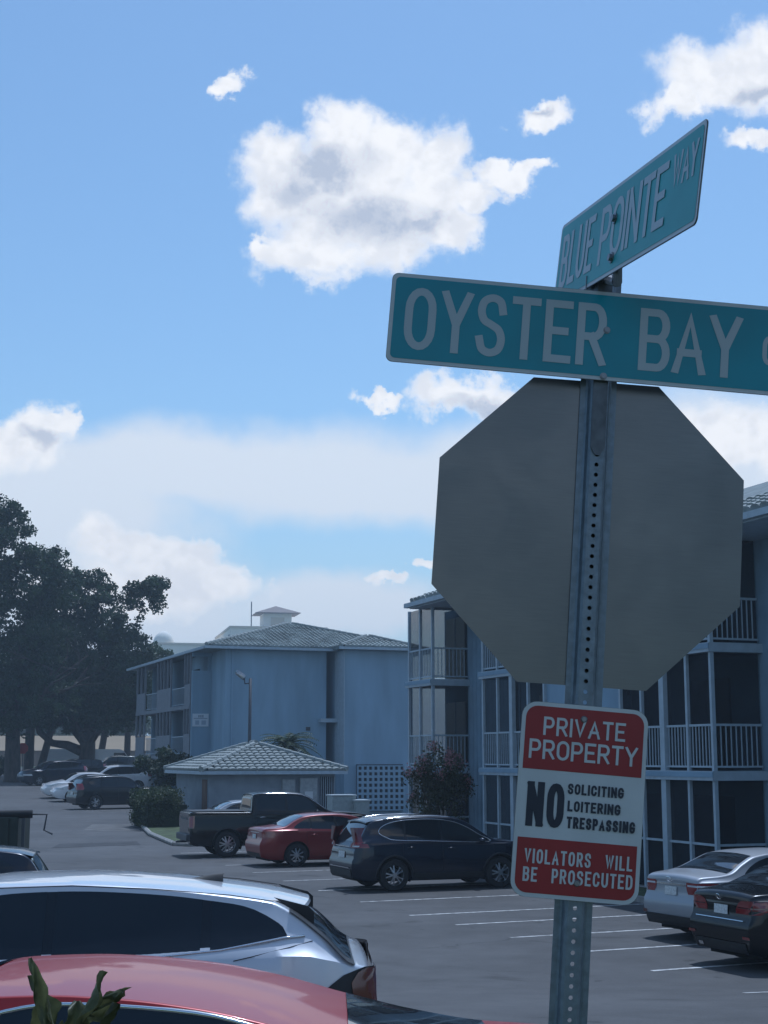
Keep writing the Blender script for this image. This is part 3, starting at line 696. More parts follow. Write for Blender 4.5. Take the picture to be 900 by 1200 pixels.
# ================================================================== cars
def pch(pts):
    xs = [p[0] for p in pts]; ys = [p[1] for p in pts]; n = len(xs)
    d = [(ys[i+1]-ys[i])/(xs[i+1]-xs[i]) for i in range(n-1)]; m = [d[0]]
    for i in range(1, n-1): m.append(0 if d[i-1]*d[i] <= 0 else 2*d[i-1]*d[i]/(d[i-1]+d[i]))
    m.append(d[-1])
    def f(x):
        if x <= xs[0]: return ys[0]
        if x >= xs[-1]: return ys[-1]
        i = 0
        while x > xs[i+1]: i += 1
        h = xs[i+1]-xs[i]; t = (x-xs[i])/h
        return (2*t**3-3*t*t+1)*ys[i]+(t**3-2*t*t+t)*h*m[i]+(-2*t**3+3*t*t)*ys[i+1]+(t**3-t*t)*h*m[i+1]
    return f
def lin(pts):
    def f(x):
        if x <= pts[0][0]: return pts[0][1]
        for (a, p), (b, q) in zip(pts, pts[1:]):
            if x <= b: return p+(q-p)*(x-a)/(b-a)
        return pts[-1][1]
    return f
def paint(name, col, metal=.55, rough=.32):
    return pm(name, col, rough, metal, .5, coat=1., coatr=.025)
BLK = pm('black_plastic', (.018, .019, .021), .55, var=.2, vscale=10.); RUB = pm('tyre_rubber', (.022, .022, .024), .85, var=.2, vscale=20.)
CGL = pm('car_glass', (.012, .015, .02), .03, spec=.5); RIM = pm('alloy', (.55, .56, .58), .28, .9); RIMD = pm('dark_alloy', (.10, .105, .11), .4, .7)
CHR = pm('chrome', (.75, .76, .78), .12, 1.); REDL = pm('tail_red', (.19, .006, .007), .12, spec=.7, coat=1.); REDD = pm('tail_dark_red', (.10, .008, .008), .12, spec=.7, coat=1.)
RGL = pm('rear_glass', (.02, .024, .03), .03, spec=.9, coat=.5); PILB = pm('pillar_black', (.010, .012, .016), .2); CLR = pm('clear_lens', (.55, .57, .6), .1, spec=.8, coat=1.); PLT = pm('plate_white', (.62, .64, .63), .5, var=.3, vscale=25.); WELL = pm('wheel_well', (.008, .008, .009), .95); SEAM = pm('seam', (.01, .01, .012), .8)
class Car:
    def __init__(s, L, W, top, belt, paintm, wheels, r=.33, sill=.19, tum=.36, rc=.07, crown=.035, rear=(), front=(), pr=.80, pf=.70, cr=.55, cf=.9, gnr=.10, gnf=.05, sh=.03, bumper=BLK, lowcol=None, rimm=RIM, spokes=5):
        s.L, s.W, s.top, s.belt, s.p, s.r = L, W, pch(top), lin(belt), paintm, r
        s.wx = wheels; s.sill = sill; s.tum = tum; s.rc = rc; s.cw = crown; s.rear = lin(rear) if rear else (lambda z: 0); s.front = lin(front) if front else (lambda z: 0)
        s.pr, s.pf, s.cr, s.cf, s.gnr, s.gnf, s.sh = pr, pf, cr, cf, gnr, gnf, sh; s.rimm = rimm; s.spokes = spokes
        s.topx = [p[0] for p in top]; s.bumper = bumper; s.ra = r+.055
    def plan(s, x):
        k = 1.
        if x < s.cr: k -= (1-s.pr)*(1-x/s.cr)**2.6
        e = s.L-x
        if e < s.cf: k -= (1-s.pf)*(1-e/s.cf)**2.6
        return k
    def sy(s, x, z):
        y = s.W/2*s.plan(x)
        d = max(0, .44-z); y -= .55*d*d
        y -= .035*((z-.68)/.4)**2 if z < 1.2 else .06
        q = z-s.belt(x)
        if q > 0:
            y -= s.sh*(1-math.exp(-q/.025))+s.tum*q
            u = x/s.L; y -= min(1, q/.3)*(s.gnr*max(0, 1-u*2.4)**1.5+s.gnf*max(0, (u-.62)*2.6)**1.5)
        return max(.06, y)
    def bot(s, x):
        e = min(x, s.L-x); return s.sill+.07*max(0, 1-e/.5)**2
    def tz(s, x, y):
        zt = s.top(x); y1 = s.sy(x, zt-s.rc)-s.rc*.8
        return zt-s.cw*min(1.3, (y/max(.05, y1))**2)
    def wp(s, p):       # fascia profile of the two ends, then centre the car on its origin
        x, y, z = p; e = s.L-x
        if x < .4: x += s.rear(z)*(1-x/.4)**2
        if e < .5: x += s.front(z)*(1-e/.5)**2
        return (x-s.L/2, y, z)
    def sec(s, x):
        zt = s.top(x); zb = s.bot(x); zs = zt-s.rc; bl = min(s.belt(x), zs-.015); pts = [(0, zb+.02), (s.sy(x, zb)*.8, zb+.005)]
        for i in range(9): z = zb+(bl-zb)*i/8; pts.append((s.sy(x, z), z))
        for i in range(1, 6): z = bl+(zs-bl)*i/5; pts.append((s.sy(x, z), z))
        ys = s.sy(x, zs); y1 = ys-s.rc*.8; zc = zt-s.cw
        for i in range(1, 5): a = math.pi/2*i/4; pts.append((y1+(ys-y1)*math.cos(a), zs+(zc-zs)*math.sin(a)))
        for i in range(1, 6): y = y1*(1-i/5); pts.append((y, zt-s.cw*(y/max(.05, y1))**2))
        return pts
    def body(s, par):
        xs = sorted(set([round(v, 4) for v in list(np.arange(0, s.L+.001, .055))+[.008, .03, s.L-.008, s.L-.03, s.L]+list(s.topx)]))
        xs2 = [xs[0]]
        for v in xs[1:]:
            if v-xs2[-1] > .006: xs2.append(v)
        V = []; Fc = []; n = len(s.sec(1.)); idx = []
        for x in xs2:
            q = s.sec(x); row = []
            for sg in (1, -1):
                rr = []
                for j, (y, z) in enumerate(q):
                    if sg == -1 and (j == 0 or j == n-1): rr.append(row[0][j]); continue
                    V.append([x, sg*y, z]); rr.append(len(V)-1)
                row.append(rr)
            idx.append(row)
        Vn = np.array(V)
        ins = np.zeros(len(V), bool)
        for wx in s.wx:
            dd = np.hypot(Vn[:, 0]-wx, Vn[:, 2]-s.r); m = (dd < s.ra)&(np.abs(Vn[:, 1]) > .3); ins |= m
        for i in range(len(xs2)-1):
            for k in (0, 1):
                a, b = idx[i][k], idx[i+1][k]
                for j in range(n-1):
                    f = (a[j], b[j], b[j+1], a[j+1]) if k == 0 else (a[j], a[j+1], b[j+1], b[j])
                    if all(ins[t] for t in f): continue
                    Fc.append(f)
        for t in np.where(ins)[0]:
            x, y, z = V[t]; wx = min(s.wx, key=lambda q: abs(q-x)); d = math.hypot(x-wx, z-s.r)
            if d > 1e-4 and z > s.sill+.012: V[t] = [wx+(x-wx)/d*s.ra, y, s.r+(z-s.r)/d*s.ra]
        for e_, fl in ((0, False), (-1, True)):
            a, b = idx[e_]
            for j in range(n-1):
                f = tuple(dict.fromkeys((a[j], a[j+1], b[j+1], b[j])))
                if len(f) > 2: Fc.append(f[::-1] if fl else f)
        o = inst('body', mesh('body', [s.wp(p) for p in V], Fc, s.p, True, 42), par)
        for wx in s.wx:
            for sg in (1, -1):
                wl = MB()
                yo = sg*(s.W/2-.035); yi = sg*.45; rows = []
                for y in (yo, yi): rows.append([s.wp((wx+(s.ra+.004)*math.cos(a), y, s.r+(s.ra+.004)*math.sin(a))) for a in [math.pi*(-.12+1.24*k/18) for k in range(19)]])
                wl.grid(rows)
                wl.v.append(s.wp((wx, yi, s.r))); c = len(wl.v)-1; b0 = c-19
                for k in range(18): wl.f.append((c, b0+k, b0+k+1))
                wl.build('wheel_liner', WELL, par)
        MB().box(-s.L/2+.25, s.L/2-.3, -s.W/2+.28, s.W/2-.28, s.sill-.03, s.sill+.09).build('underbody', WELL, par)
        return o
    def nrm(s, x, z, sg):
        e = .01; a = (s.sy(x+e, z)-s.sy(x-e, z))/(2*e); b = (s.sy(x, z+e)-s.sy(x, z-e))/(2*e)
        v = Vector((-a, 1, -b)).normalized(); return Vector((v.x, sg*v.y, v.z))
    def sp(s, x, z, sg, off=.004):
        n = s.nrm(x, z, sg); return s.wp((x+n.x*off, sg*s.sy(x, z)+n.y*off, z+n.z*off))
    def panel(s, name, mat, par, poly, sg, off=.004, nx=22, nz=6):
        xs = [p[0] for p in poly]; x0, x1 = min(xs)+.001, max(xs)-.001; rows = []
        for i in range(nx+1):
            x = x0+(x1-x0)*i/nx; zs = []
            for (a, b) in zip(poly, poly[1:]+poly[:1]):
                if (a[0]-x)*(b[0]-x) <= 0 and a[0] != b[0]: zs.append(a[1]+(b[1]-a[1])*(x-a[0])/(b[0]-a[0]))
            if len(zs) < 2: continue
            lo, hi = min(zs), max(zs); rows.append([s.sp(x, lo+(hi-lo)*j/nz, sg, off) for j in range(nz+1)])
        b = MB(); b.grid(rows, flip=sg < 0); return b.build(name, mat, par, True)
    def line(s, name, mat, par, pts, sg, r=.008, off=.006, closed=False, k=5):
        q = []
        pp = pts+[pts[0]] if closed else pts
        for a, b in zip(pp, pp[1:]):
            n = max(1, int(math.hypot(b[0]-a[0], b[1]-a[1])/.09))
            for i in range(n): q.append((a[0]+(b[0]-a[0])*i/n, a[1]+(b[1]-a[1])*i/n))
        q.append(pp[-1])
        return MB().tube([s.sp(x, z, sg, off) for x, z in q], r, k).build(name, mat, par, True)
    def glass_top(s, name, mat, par, x0, x1, f0, f1, off=.005, nx=10, ny=10, curve=0.):
        rows = []
        for i in range(nx+1):
            t = i/nx; x = x0+(x1-x0)*t; zt = s.top(x); y1 = (s.sy(x, zt-s.rc)-s.rc*.6)*(f0+(f1-f0)*t); r = []
            for j in range(ny+1):
                y = y1*(2*j/ny-1); xx = x+curve*(1-(2*j/ny-1)**2)*0; e = .012
                dz = (s.top(xx+e)-s.top(xx-e))/(2*e); nn = Vector((-dz, 0, 1)).normalized()
                z = s.tz(xx, y); r.append(s.wp((xx+nn.x*off, y, z+nn.z*off)))
            rows.append(r)
        b = MB(); b.grid(rows, flip=True); return b.build(name, mat, par, True)
    def wrap(s, name, mat, par, rows, sg, front=False, off=.007, n=16):
        """patch around a rear (or front) corner; rows: (z, reach along the side, inner |y| on the end face)"""
        out = []
        for (z, sa, yb) in rows:
            pts = []
            ye = s.sy(0 if not front else s.L, z)
            X = (lambda q: s.L-q) if front else (lambda q: q)
            m = 40
            for i in range(m+1): q = sa*(1-i/m); pts.append((X(q), s.sy(X(q), z)))
            for i in range(1, m+1): pts.append((X(0), ye+(yb-ye)*i/m))
            # resample by arc length
            d = [0]
            for a, b in zip(pts, pts[1:]): d.append(d[-1]+math.hypot(b[0]-a[0], b[1]-a[1]))
            r = []
            for i in range(n+1):
                t = d[-1]*i/n; k = 0
                while k < len(d)-2 and d[k+1] < t: k += 1
                u = (t-d[k])/max(1e-6, d[k+1]-d[k]); a, b = pts[k], pts[k+1]
                x, y = a[0]+(b[0]-a[0])*u, a[1]+(b[1]-a[1])*u
                k0, k1 = max(0, k-3), min(len(pts)-1, k+4); tx, ty = pts[k1][0]-pts[k0][0], pts[k1][1]-pts[k0][1]; l = math.hypot(tx, ty) or 1
                nx_, ny_ = -ty/l, tx/l
                if (nx_ > 0) != front and abs(nx_) > .3: nx_, ny_ = -nx_, -ny_
                if ny_ < 0 and abs(nx_) <= .3: nx_, ny_ = -nx_, -ny_
                r.append(s.wp((x+nx_*off, sg*(y+ny_*off), z)))
            out.append(r)
        b = MB(); b.grid(out, flip=(sg > 0) == front); return b.build(name, mat, par, True)
    def face(s, name, mat, par, y0, y1, z0, z1, front=False, off=.01, th=.012, bev=0):
        zc = (z0+z1)/2; X = s.L if front else 0
        rows = []
        for i in range(4):
            z = z0+(z1-z0)*i/3; rows.append([s.wp((X+(off if front else -off), y0+(y1-y0)*j/4, z)) for j in range(5)])
        b = MB(); b.grid(rows, flip=not front); n = len(b.v)
        return b.build(name, mat, par)
    def wheel(s, par, wx, sg):
        hub = MB().tube([(0, .02, 0), (0, .09, 0)], s.r*.42, 16).build('wheel', RIMD, par, True, 40)
        hub.location = (wx-s.L/2, sg*(s.W/2-.23), s.r); hub.rotation_euler = (0, 0, 0 if sg > 0 else math.pi)
        r = s.r; t = MB(); prof = [(.60, .0), (.66, -.005), (.80, .006), (.93, .0), (.985, .03), (1., .06), (1., .16), (.985, .19), (.93, .215), (.80, .21), (.66, .222), (.62, .21)]
        rows = [[(q*r*math.cos(a), y, q*r*math.sin(a)) for q, y in prof] for a in [2*math.pi*k/32 for k in range(32)]]
        rows.append(rows[0]); t.grid(rows); t.build('tyre', RUB, hub, True, 50)
        m = MB(); prof = [(.64, .04), (.655, .195), (.66, .212), (.645, .215), (.60, .195), (.585, .12), (.57, .04)]
        rows = [[(q*r*math.cos(a), y, q*r*math.sin(a)) for q, y in prof] for a in [2*math.pi*k/32 for k in range(33)]]
        m.grid(rows); k = s.spokes
        for i in range(k):
            for da in ((-.16, .16) if k <= 6 else (0,)):
                a = 2*math.pi*i/k; a1 = a+da*.5; a2 = a+da*1.35; wd = .10 if k <= 6 else .12
                pts = []
                for (q, aa, y) in ((.10, a1, .205), (.61, a2, .185)):
                    c_, s_ = math.cos(aa), math.sin(aa); px_, pz_ = q*r*c_, q*r*s_; hw = wd*r*(.55 if q > .3 else .5)
                    pts.append([(px_-s_*hw, y, pz_+c_*hw), (px_-s_*hw*.55, y+.014, pz_+c_*hw*.55), (px_+s_*hw*.55, y+.014, pz_-c_*hw*.55), (px_+s_*hw, y, pz_-c_*hw), (px_, y-.03, pz_)])
                m.grid(pts, close=True)
        m.tube([(0, .17, 0), (0, .222, 0)], [r*.19, r*.15], 14)
        m.build('rim', s.rimm, hub, True, 35)
    def assemble(s, par, dlo0, pillars=(), trim=None, trimr=.009, doors=(), rearglass=None, shield=None, mirror=True, sides=(1, -1), handles=(), handle_mat=None, roofpanel=None):
        dlo = smooth_loop(dlo0); s.body(par)
        for wx in s.wx:
            for sg in (1, -1): s.wheel(par, wx, sg)
        for sg in sides:
            xs = sorted(pillars); edges = [min(p[0] for p in dlo)]+xs+[max(p[0] for p in dlo)]
            for a, b in zip(edges, edges[1:]):
                g_ = .03 if xs else 0; lo, hi = a+(g_ if a in xs else 0), b-(g_ if b in xs else 0)
                poly = clipx(dlo, lo, hi)
                if len(poly) > 2: s.panel('side_window', CGL, par, poly, sg, .005, 18)
            if xs:
                s.panel('window_surround', PILB, par, dlo, sg, .0022, 26)
            if trim: s.line('window_trim', trim, par, dlo, sg, trimr, .006, True)
            for (a, b) in doors:
                n = 16; poly = []
                for i in range(n+1):
                    x = a+(b-a)*i/n; z = s.sill+.09
                    for wx in s.wx:
                        d = abs(x-wx)
                        if d < s.ra+.04: z = max(z, s.r+math.sqrt((s.ra+.04)**2-d*d))
                    poly.append((x, z))
                poly += [(a+(b-a)*(n-i)/n, s.belt(a+(b-a)*(n-i)/n)-.018) for i in range(n+1)]
                dr = s.panel('door', s.p, par, poly, sg, .003, 20, 10)
                s.line('door_seam', SEAM, dr, poly, sg, .0035, .0025, True, 4)
                hx = a+.12; hz = s.belt(hx)-.11
                s.line('handle', handle_mat or s.p, dr, [(hx, hz), (hx+.09, hz+.006), (hx+.19, hz+.004)], sg, .014, .018)
            if mirror:
                mx = max(p[0] for p in dlo)-.28; mz = s.belt(mx)+.07
                bm = bmesh.new(); bmesh.ops.create_icosphere(bm, subdivisions=2, radius=1); q = s.wp((mx, sg*(s.sy(mx, mz)+.12), mz))
                for v in bm.verts: v.co = Vector((v.co.x*.075+q[0], v.co.y*.11+q[1], v.co.z*.07+q[2]))
                MB().bm(bm).tube([s.wp((mx, sg*(s.sy(mx, mz-.03)-.02), mz-.05)), (q[0], q[1], q[2]-.03)], .022, 6).build('wing_mirror', s.p, par, True)
        if rearglass: s.glass_top('rear_window', RGL, par, *rearglass)
        if shield: s.glass_top('windscreen', CGL, par, *shield)
def smooth_loop(p, n=4):
    m = len(p); out = []
    for i in range(m):
        a, b, c, d = p[i-1], p[i], p[(i+1) % m], p[(i+2) % m]
        for k in range(n):
            t = k/n; out.append(tuple(.5*(2*b[j]+(c[j]-a[j])*t+(2*a[j]-5*b[j]+4*c[j]-d[j])*t*t+(3*b[j]-a[j]-3*c[j]+d[j])*t**3) for j in (0, 1)))
    return out
def clipx(poly, lo, hi):
    def half(pl, f, x):
        out = []
        for a, b in zip(pl, pl[1:]+pl[:1]):
            ia, ib = f(a[0]), f(b[0])
            if ia: out.append(a)
            if ia != ib: t = (x-a[0])/(b[0]-a[0]); out.append((x, a[1]+(b[1]-a[1])*t))
        return out
    return half(half(poly, lambda q: q >= lo, lo), lambda q: q <= hi, hi)
def car_root(name, label, X, Y, yaw, cat='car', group='cars parked in the lot'):
    h = Vector((math.cos(yaw), math.sin(yaw), 0)); e = 1.2
    z = lambda p: g(p.x, p.y)
    c = Vector((X, Y, 0)); n = Vector((-h.y, h.x, 0))
    f = h*2*e; f.z = z(c+h*e)-z(c-h*e); l = n*1.4; l.z = z(c+n*.7)-z(c-n*.7)
    f.normalize(); l = (l-f*l.dot(f)).normalized(); u = f.cross(l); c.z = z(c)
    o = empty(name, mat=Matrix(((f.x, l.x, u.x, c.x), (f.y, l.y, u.y, c.y), (f.z, l.z, u.z, c.z), (0, 0, 0, 1))))
    return tag(o, label, cat, group)
def place_by(ref, local, yaw):
    """centre so that car-local ground point `local` (x from centre, y) falls on ground point ref"""
    return ref.x-(local[0]*math.cos(yaw)-local[1]*math.sin(yaw)), ref.y-(local[0]*math.sin(yaw)+local[1]*math.cos(yaw))
def plate(c, par, y0, y1, z0, z1, txt=None, off=.02):
    p = c.face('licence_plate', PLT, par, y0, y1, z0, z1, False, off)
    return p
SEDAN_TOP = [(0,.98),(.05,1.045),(.14,1.075),(.45,1.10),(.66,1.13),(1.0,1.295),(1.28,1.40),(1.7,1.447),(2.15,1.455),(2.6,1.425),(2.9,1.36),(3.25,1.17),(3.5,1.035),(3.9,.965),(4.3,.86),(4.52,.74),(4.63,.58)]
SEDAN_BELT = [(0,.98),(.8,1.0),(1.6,.97),(3.3,.915),(3.8,.90),(4.63,.8)]
SEDAN_DLO = [(.92,1.065),(1.3,1.035),(2.2,.985),(3.22,.955),(3.02,1.08),(2.7,1.25),(2.4,1.335),(2.0,1.368),(1.6,1.352),(1.25,1.265)]
def sedan(root, pmat, trim=None, deck=0., trimr=.008, hs=1., rear='toyota', rimm=RIM, spokes=9):
    c = Car(4.63, 1.78, [(x, (z if z < 1.1 else 1.1+(z-1.1)*hs)+(deck if .04 < x < .7 else 0)) for x, z in SEDAN_TOP], SEDAN_BELT, pmat, (.99, 3.69), .325, rear=[(.2,.06),(.32,.0),(.5,-.045),(.62,-.05),(.72,-.015),(.74,.02),(.95,.03),(1.03,-.005),(1.1,-.02)], front=[(.2,-.1),(.4,0),(.6,.02),(.8,-.1)], pr=.78, pf=.66, cr=.7, rimm=rimm, spokes=spokes)
    c.assemble(root, SEDAN_DLO, (1.42, 2.18), trim, trimr, ((1.28, 2.17), (2.18, 3.35)), (.63, 1.27, .93, .90), (2.72, 3.46, .90, .96))
    return c
SUV_TOP = [(0,.90),(.03,.99),(.09,1.07),(.30,1.40),(.42,1.55),(.55,1.615),(1.0,1.665),(1.8,1.69),(2.4,1.665),(2.75,1.59),(3.2,1.33),(3.5,1.155),(3.9,1.10),(4.3,1.02),(4.5,.90),(4.6,.70)]
SUV_BELT = [(0,1.08),(.9,1.09),(1.6,1.07),(3.4,1.02),(3.9,1.02),(4.6,.95)]
SUV_DLO = [(.62,1.30),(.80,1.19),(1.0,1.135),(1.8,1.105),(3.33,1.06),(3.1,1.24),(2.8,1.41),(2.45,1.535),(2.0,1.59),(1.4,1.585),(.95,1.53),(.70,1.43)]
def suv(root, pmat, trim=None, trimr=.011, pill=(1.25, 2.15), rimm=RIM, spokes=5, clad=True, L=None):
    c = Car(4.6, 1.85, SUV_TOP, SUV_BELT, pmat, (.95, 3.61), .36, sill=.24, tum=.26, rc=.075, rear=[(.2,.08),(.35,-.02),(.55,-.05),(.68,-.04),(.72,.0),(1.0,.02)], front=[(.25,-.12),(.45,0),(.8,.02),(1.,-.1)], pr=.82, pf=.68, cr=.5, gnr=.09, rimm=rimm, spokes=spokes)
    c.assemble(root, SUV_DLO, pill, trim, trimr, ((1.16, 2.14), (2.15, 3.45)), (.115, .42, .93, .90), (2.80, 3.46, .90, .96))
    if clad:
        for sg in (1, -1):
            for wx in c.wx: c.line('arch_cladding', BLK, root, [(wx+(c.ra+.02)*math.cos(a), c.r+(c.ra+.02)*math.sin(a)) for a in [math.pi*k/16*1.06-.1 for k in range(17)]], sg, .03, -.012)
            c.panel('sill_cladding', BLK, root, [(1.38, .26), (3.2, .26), (3.2, .40), (1.38, .40)], sg, .008)
    sp = MB(); rows = []
    for (dx, dz) in ((.02, .012), (-.14, -.03), (-.15, -.055), (.02, -.03)):
        rows.append([c.wp((.50+dx, y, c.tz(.52, y)+dz-.01)) for y in [(-.60+1.2*k/10) for k in range(11)]])
    rows.append(rows[0]); sp.grid(rows); sp.build('spoiler', pmat, root, True, 40)
    return c
YAW = R_(25)
navy = pm('paint_navy', (.006, .010, .024), .25, .15, .4, coat=.5); redp = pm('paint_maroon', (.20, .016, .014), .3, .25, .5, coat=.6); silv = pm('paint_silver', (.30, .32, .35), .45, .3, .5, coat=.6)
blackp = pm('paint_black', (.004, .0045, .006), .22, 0., .3, coat=.35); whitep = paint('paint_white', (.72, .73, .74), .0, .35); redb = pm('paint_red', (.30, .014, .014), .35, .2, .5, coat=.4, coatr=.05); blues = paint('paint_ice_silver', (.60, .62, .66), .25, .35)
# ---- navy suv
yw = R_(21.5); X, Y = place_by(G(463, 1045), (.95-2.3, -.92), yw)
o = car_root('suv', 'navy blue suv with chrome window outline left of the private property sign', X, Y, yw, 'suv')
c = suv(o, navy, CHR)
for sg in (1, -1):
    c.wrap('tail_light', REDL, o, [(.98, .34, .50), (1.06, .30, .56), (1.10, .22, .66)], sg)
    c.line('roof_rail', CHR, o, [(.75, 1.60), (1.2, 1.645), (1.9, 1.665), (2.45, 1.63)], sg, .014, .02)
    tl = c.wrap('tail_light', REDD, o, [(1.10, .20, .82), (1.25, .20, .80), (1.42, .30, .77)], sg); c.wrap('reflector', CLR, tl, [(1.0, .10, .66), (1.03, .12, .66)], sg, off=.012)
    c.wrap('head_light', CLR, o, [(.80, .55, .55), (.90, .5, .5)], sg, True)
c.face('rear_bumper', BLK, o, -.7, .7, .28, .5, False, .012); plate(c, o, -.2, .2, .74, .88)
c.face('bumper_strip', CHR, o, -.62, .62, .52, .545, False, .02); c.face('tailgate_trim', CHR, o, -.45, .45, .985, 1.01, False, .02); c.face('grille', BLK, o, -.5, .5, .55, .85, True, .012)
# ---- maroon sedan
yw = R_(22); X, Y = place_by(G(348, 1016), (.99-2.315, -.88), yw)
o = car_root('sedan', 'dark red sedan parked between the black pickup and the navy suv', X, Y, yw)
c = sedan(o, redp, None)
for sg in (1, -1): c.wrap('tail_light', REDL, o, [(.80, .30, .50), (.90, .38, .40), (.97, .30, .42)], sg); c.wrap('head_light', CLR, o, [(.66, .5, .5), (.76, .45, .45)], sg, True)
plate(c, o, -.16, .16, .76, .88); c.face('rear_valance', BLK, o, -.6, .6, .26, .38, False, .01); c.face('trunk_strip', CHR, o, -.38, .38, .915, .945, False, .012)
# ---- silver sedan on the right
yw = R_(26); X, Y = place_by(G(758, 1097), (-2.3, .72), yw)
o = car_root('sedan', 'silver sedan parked behind the black sedan at the right edge', X, Y, yw)
c = sedan(o, silv, None, .02)
for sg in (1, -1):
    tl = c.wrap('tail_light', REDL, o, [(.78, .10, .46), (.84, .26, .42), (.92, .40, .40), (.97, .34, .42)], sg); c.wrap('light_strip', CLR, tl, [(.905, .28, .44), (.935, .30, .44)], sg, off=.010)
    c.wrap('head_light', CLR, o, [(.66, .5, .5), (.76, .45, .45)], sg, True); c.face('reflector', REDD, o, sg*.62, sg*.72, .42, .47, False, .008)
plate(c, o, -.16, .16, .745, .885); c.face('rear_valance', BLK, o, -.66, .66, .25, .42, False, .012); c.face('trunk_strip', CHR, o, -.40, .40, .905, .935, False, .012)
em = MB(); em.tube([c.wp((-.03, .07*math.cos(a), 1.0+.045*math.sin(a))) for a in [2*math.pi*k/18 for k in range(19)]], .007, 5); em.build('emblem', CHR, o)
# ---- black sedan at the right edge
yw = R_(24); X, Y = place_by(G(812, 1127), (-2.3, .74), yw)
o = car_root('sedan', 'black sedan nearest on the right, cut off by the picture edge', X, Y, yw)
c = sedan(o, blackp, None, .03)
for sg in (1, -1):
    tl = c.wrap('tail_light', REDL, o, [(.80, .10, .34), (.86, .36, .34), (.95, .42, .40), (.99, .30, .50)], sg); c.wrap('light_bar', REDD, tl, [(.875, .30, .38), (.895, .31, .38)], sg, off=.011)
    c.wrap('head_light', CLR, o, [(.66, .5, .5), (.76, .45, .45)], sg, True); c.face('reflector', REDL, o, sg*.56, sg*.72, .46, .50, False, .01)
plate(c, o, -.16, .16, .77, .90); c.face('rear_valance', BLK, o, -.6, .6, .25, .40, False, .012); c.face('bumper_step', CHR, o, -.56, .56, .705, .715, False, .014)
c.face('exhaust', CHR, o, .42, .52, .29, .34, False, .02)
em = MB(); em.tube([c.wp((-.035, .04*math.cos(a), 1.01+.04*math.sin(a))) for a in [2*math.pi*k/18 for k in range(19)]], .006, 5); em.build('emblem', CHR, o)
# ---- sedan beyond the pickup
yw = R_(20); X, Y = place_by(G(264, 986), (.99-2.315, -.88), yw)
o = car_root('sedan', 'silver sedan mostly hidden behind the black pickup, only roof showing', X, Y, yw)
c = sedan(o, silv, None)
for sg in (1, -1): c.wrap('tail_light', REDL, o, [(.80, .30, .50), (.90, .38, .40), (.97, .30, .42)], sg)
# ---- black pickup
yw = R_(17); X, Y = place_by(G(266, 1005), (1.15-2.95, -.97), yw)
o = car_root('pickup_truck', 'black crew cab pickup truck parked in front of the small tile-roofed house', X, Y, yw, 'pickup')
PT = [(0,1.30),(.02,1.36),(.06,1.375),(1.0,1.37),(1.86,1.365),(1.90,1.375),(1.93,1.60),(1.955,1.80),(2.02,1.90),(2.4,1.945),(3.0,1.955),(3.5,1.92),(3.75,1.83),(4.1,1.58),(4.38,1.40),(4.5,1.365),(5.0,1.34),(5.5,1.28),(5.75,1.2),(5.85,1.05),(5.9,.85)]
c = Car(5.9, 2.02, PT, [(0,1.40),(1.88,1.40),(1.95,1.30),(4.2,1.27),(4.5,1.25),(5.9,1.2)], blackp, (1.15, 4.85), .40, sill=.36, tum=.30, rc=.05, crown=.02, pr=.95, pf=.8, cr=.2, cf=.6, gnr=.0, rear=[(.3,.05),(.5,0),(1.3,-.01)], front=[(.3,-.05),(.6,.03),(1.2,-.08)], rimm=RIM, spokes=6)
DL = [(2.13,1.36),(3.0,1.345),(4.18,1.33),(3.98,1.50),(3.68,1.74),(3.45,1.82),(2.9,1.845),(2.2,1.835)]
c.assemble(o, DL, (3.02,), None, .008, ((2.05, 3.0), (3.02, 4.2)), (1.915, 1.953, .80, .78), (3.72, 4.4, .92, .96), handle_mat=CHR)
for sg in (1, -1):
    tl = c.wrap('tail_light', REDD, o, [(.88, .12, .80), (1.05, .14, .80), (1.25, .14, .80)], sg); c.wrap('light_bar', REDL, tl, [(.92, .09, .82), (1.22, .10, .82)], sg, off=.014)
    for wx in c.wx: c.line('arch_lip', blackp, o, [(wx+(c.ra+.015)*math.cos(a), c.r+(c.ra+.015)*math.sin(a)) for a in [math.pi*k/16 for k in range(17)]], sg, .028, -.008)
    c.wrap('head_light', CLR, o, [(.95, .3, .6), (1.12, .3, .6)], sg, True)
    c.line('roof_drip', CHR, o, [(2.3, 1.90), (3.0, 1.905), (3.5, 1.87), (3.75, 1.78), (4.1, 1.53), (4.3, 1.40)], sg, .010, .006)
bp = MB().box(-.08, .10, -.95, .95, .50, .70, b=.03).build('rear_bumper', DARKM, o); bp.location = (-2.98, 0, 0)
tg = c.face('tailgate', blackp, o, -.80, .80, .78, 1.33, False, .012); c.face('tailgate_strip', DARKM, tg, -.6, .6, 1.12, 1.2, False, .016)
MB().tube([(-2.9, 0, .45), (-3.22, 0, .45)], .035, 8).build('tow_hitch', DARKM, o)
bc = MB(); bc.grid([[c.wp((x, y, 1.385)) for y in (-.86, -.3, .3, .86)] for x in (.10, .6, 1.2, 1.84)], flip=True); bc.build('bed_cover', BLK, o)
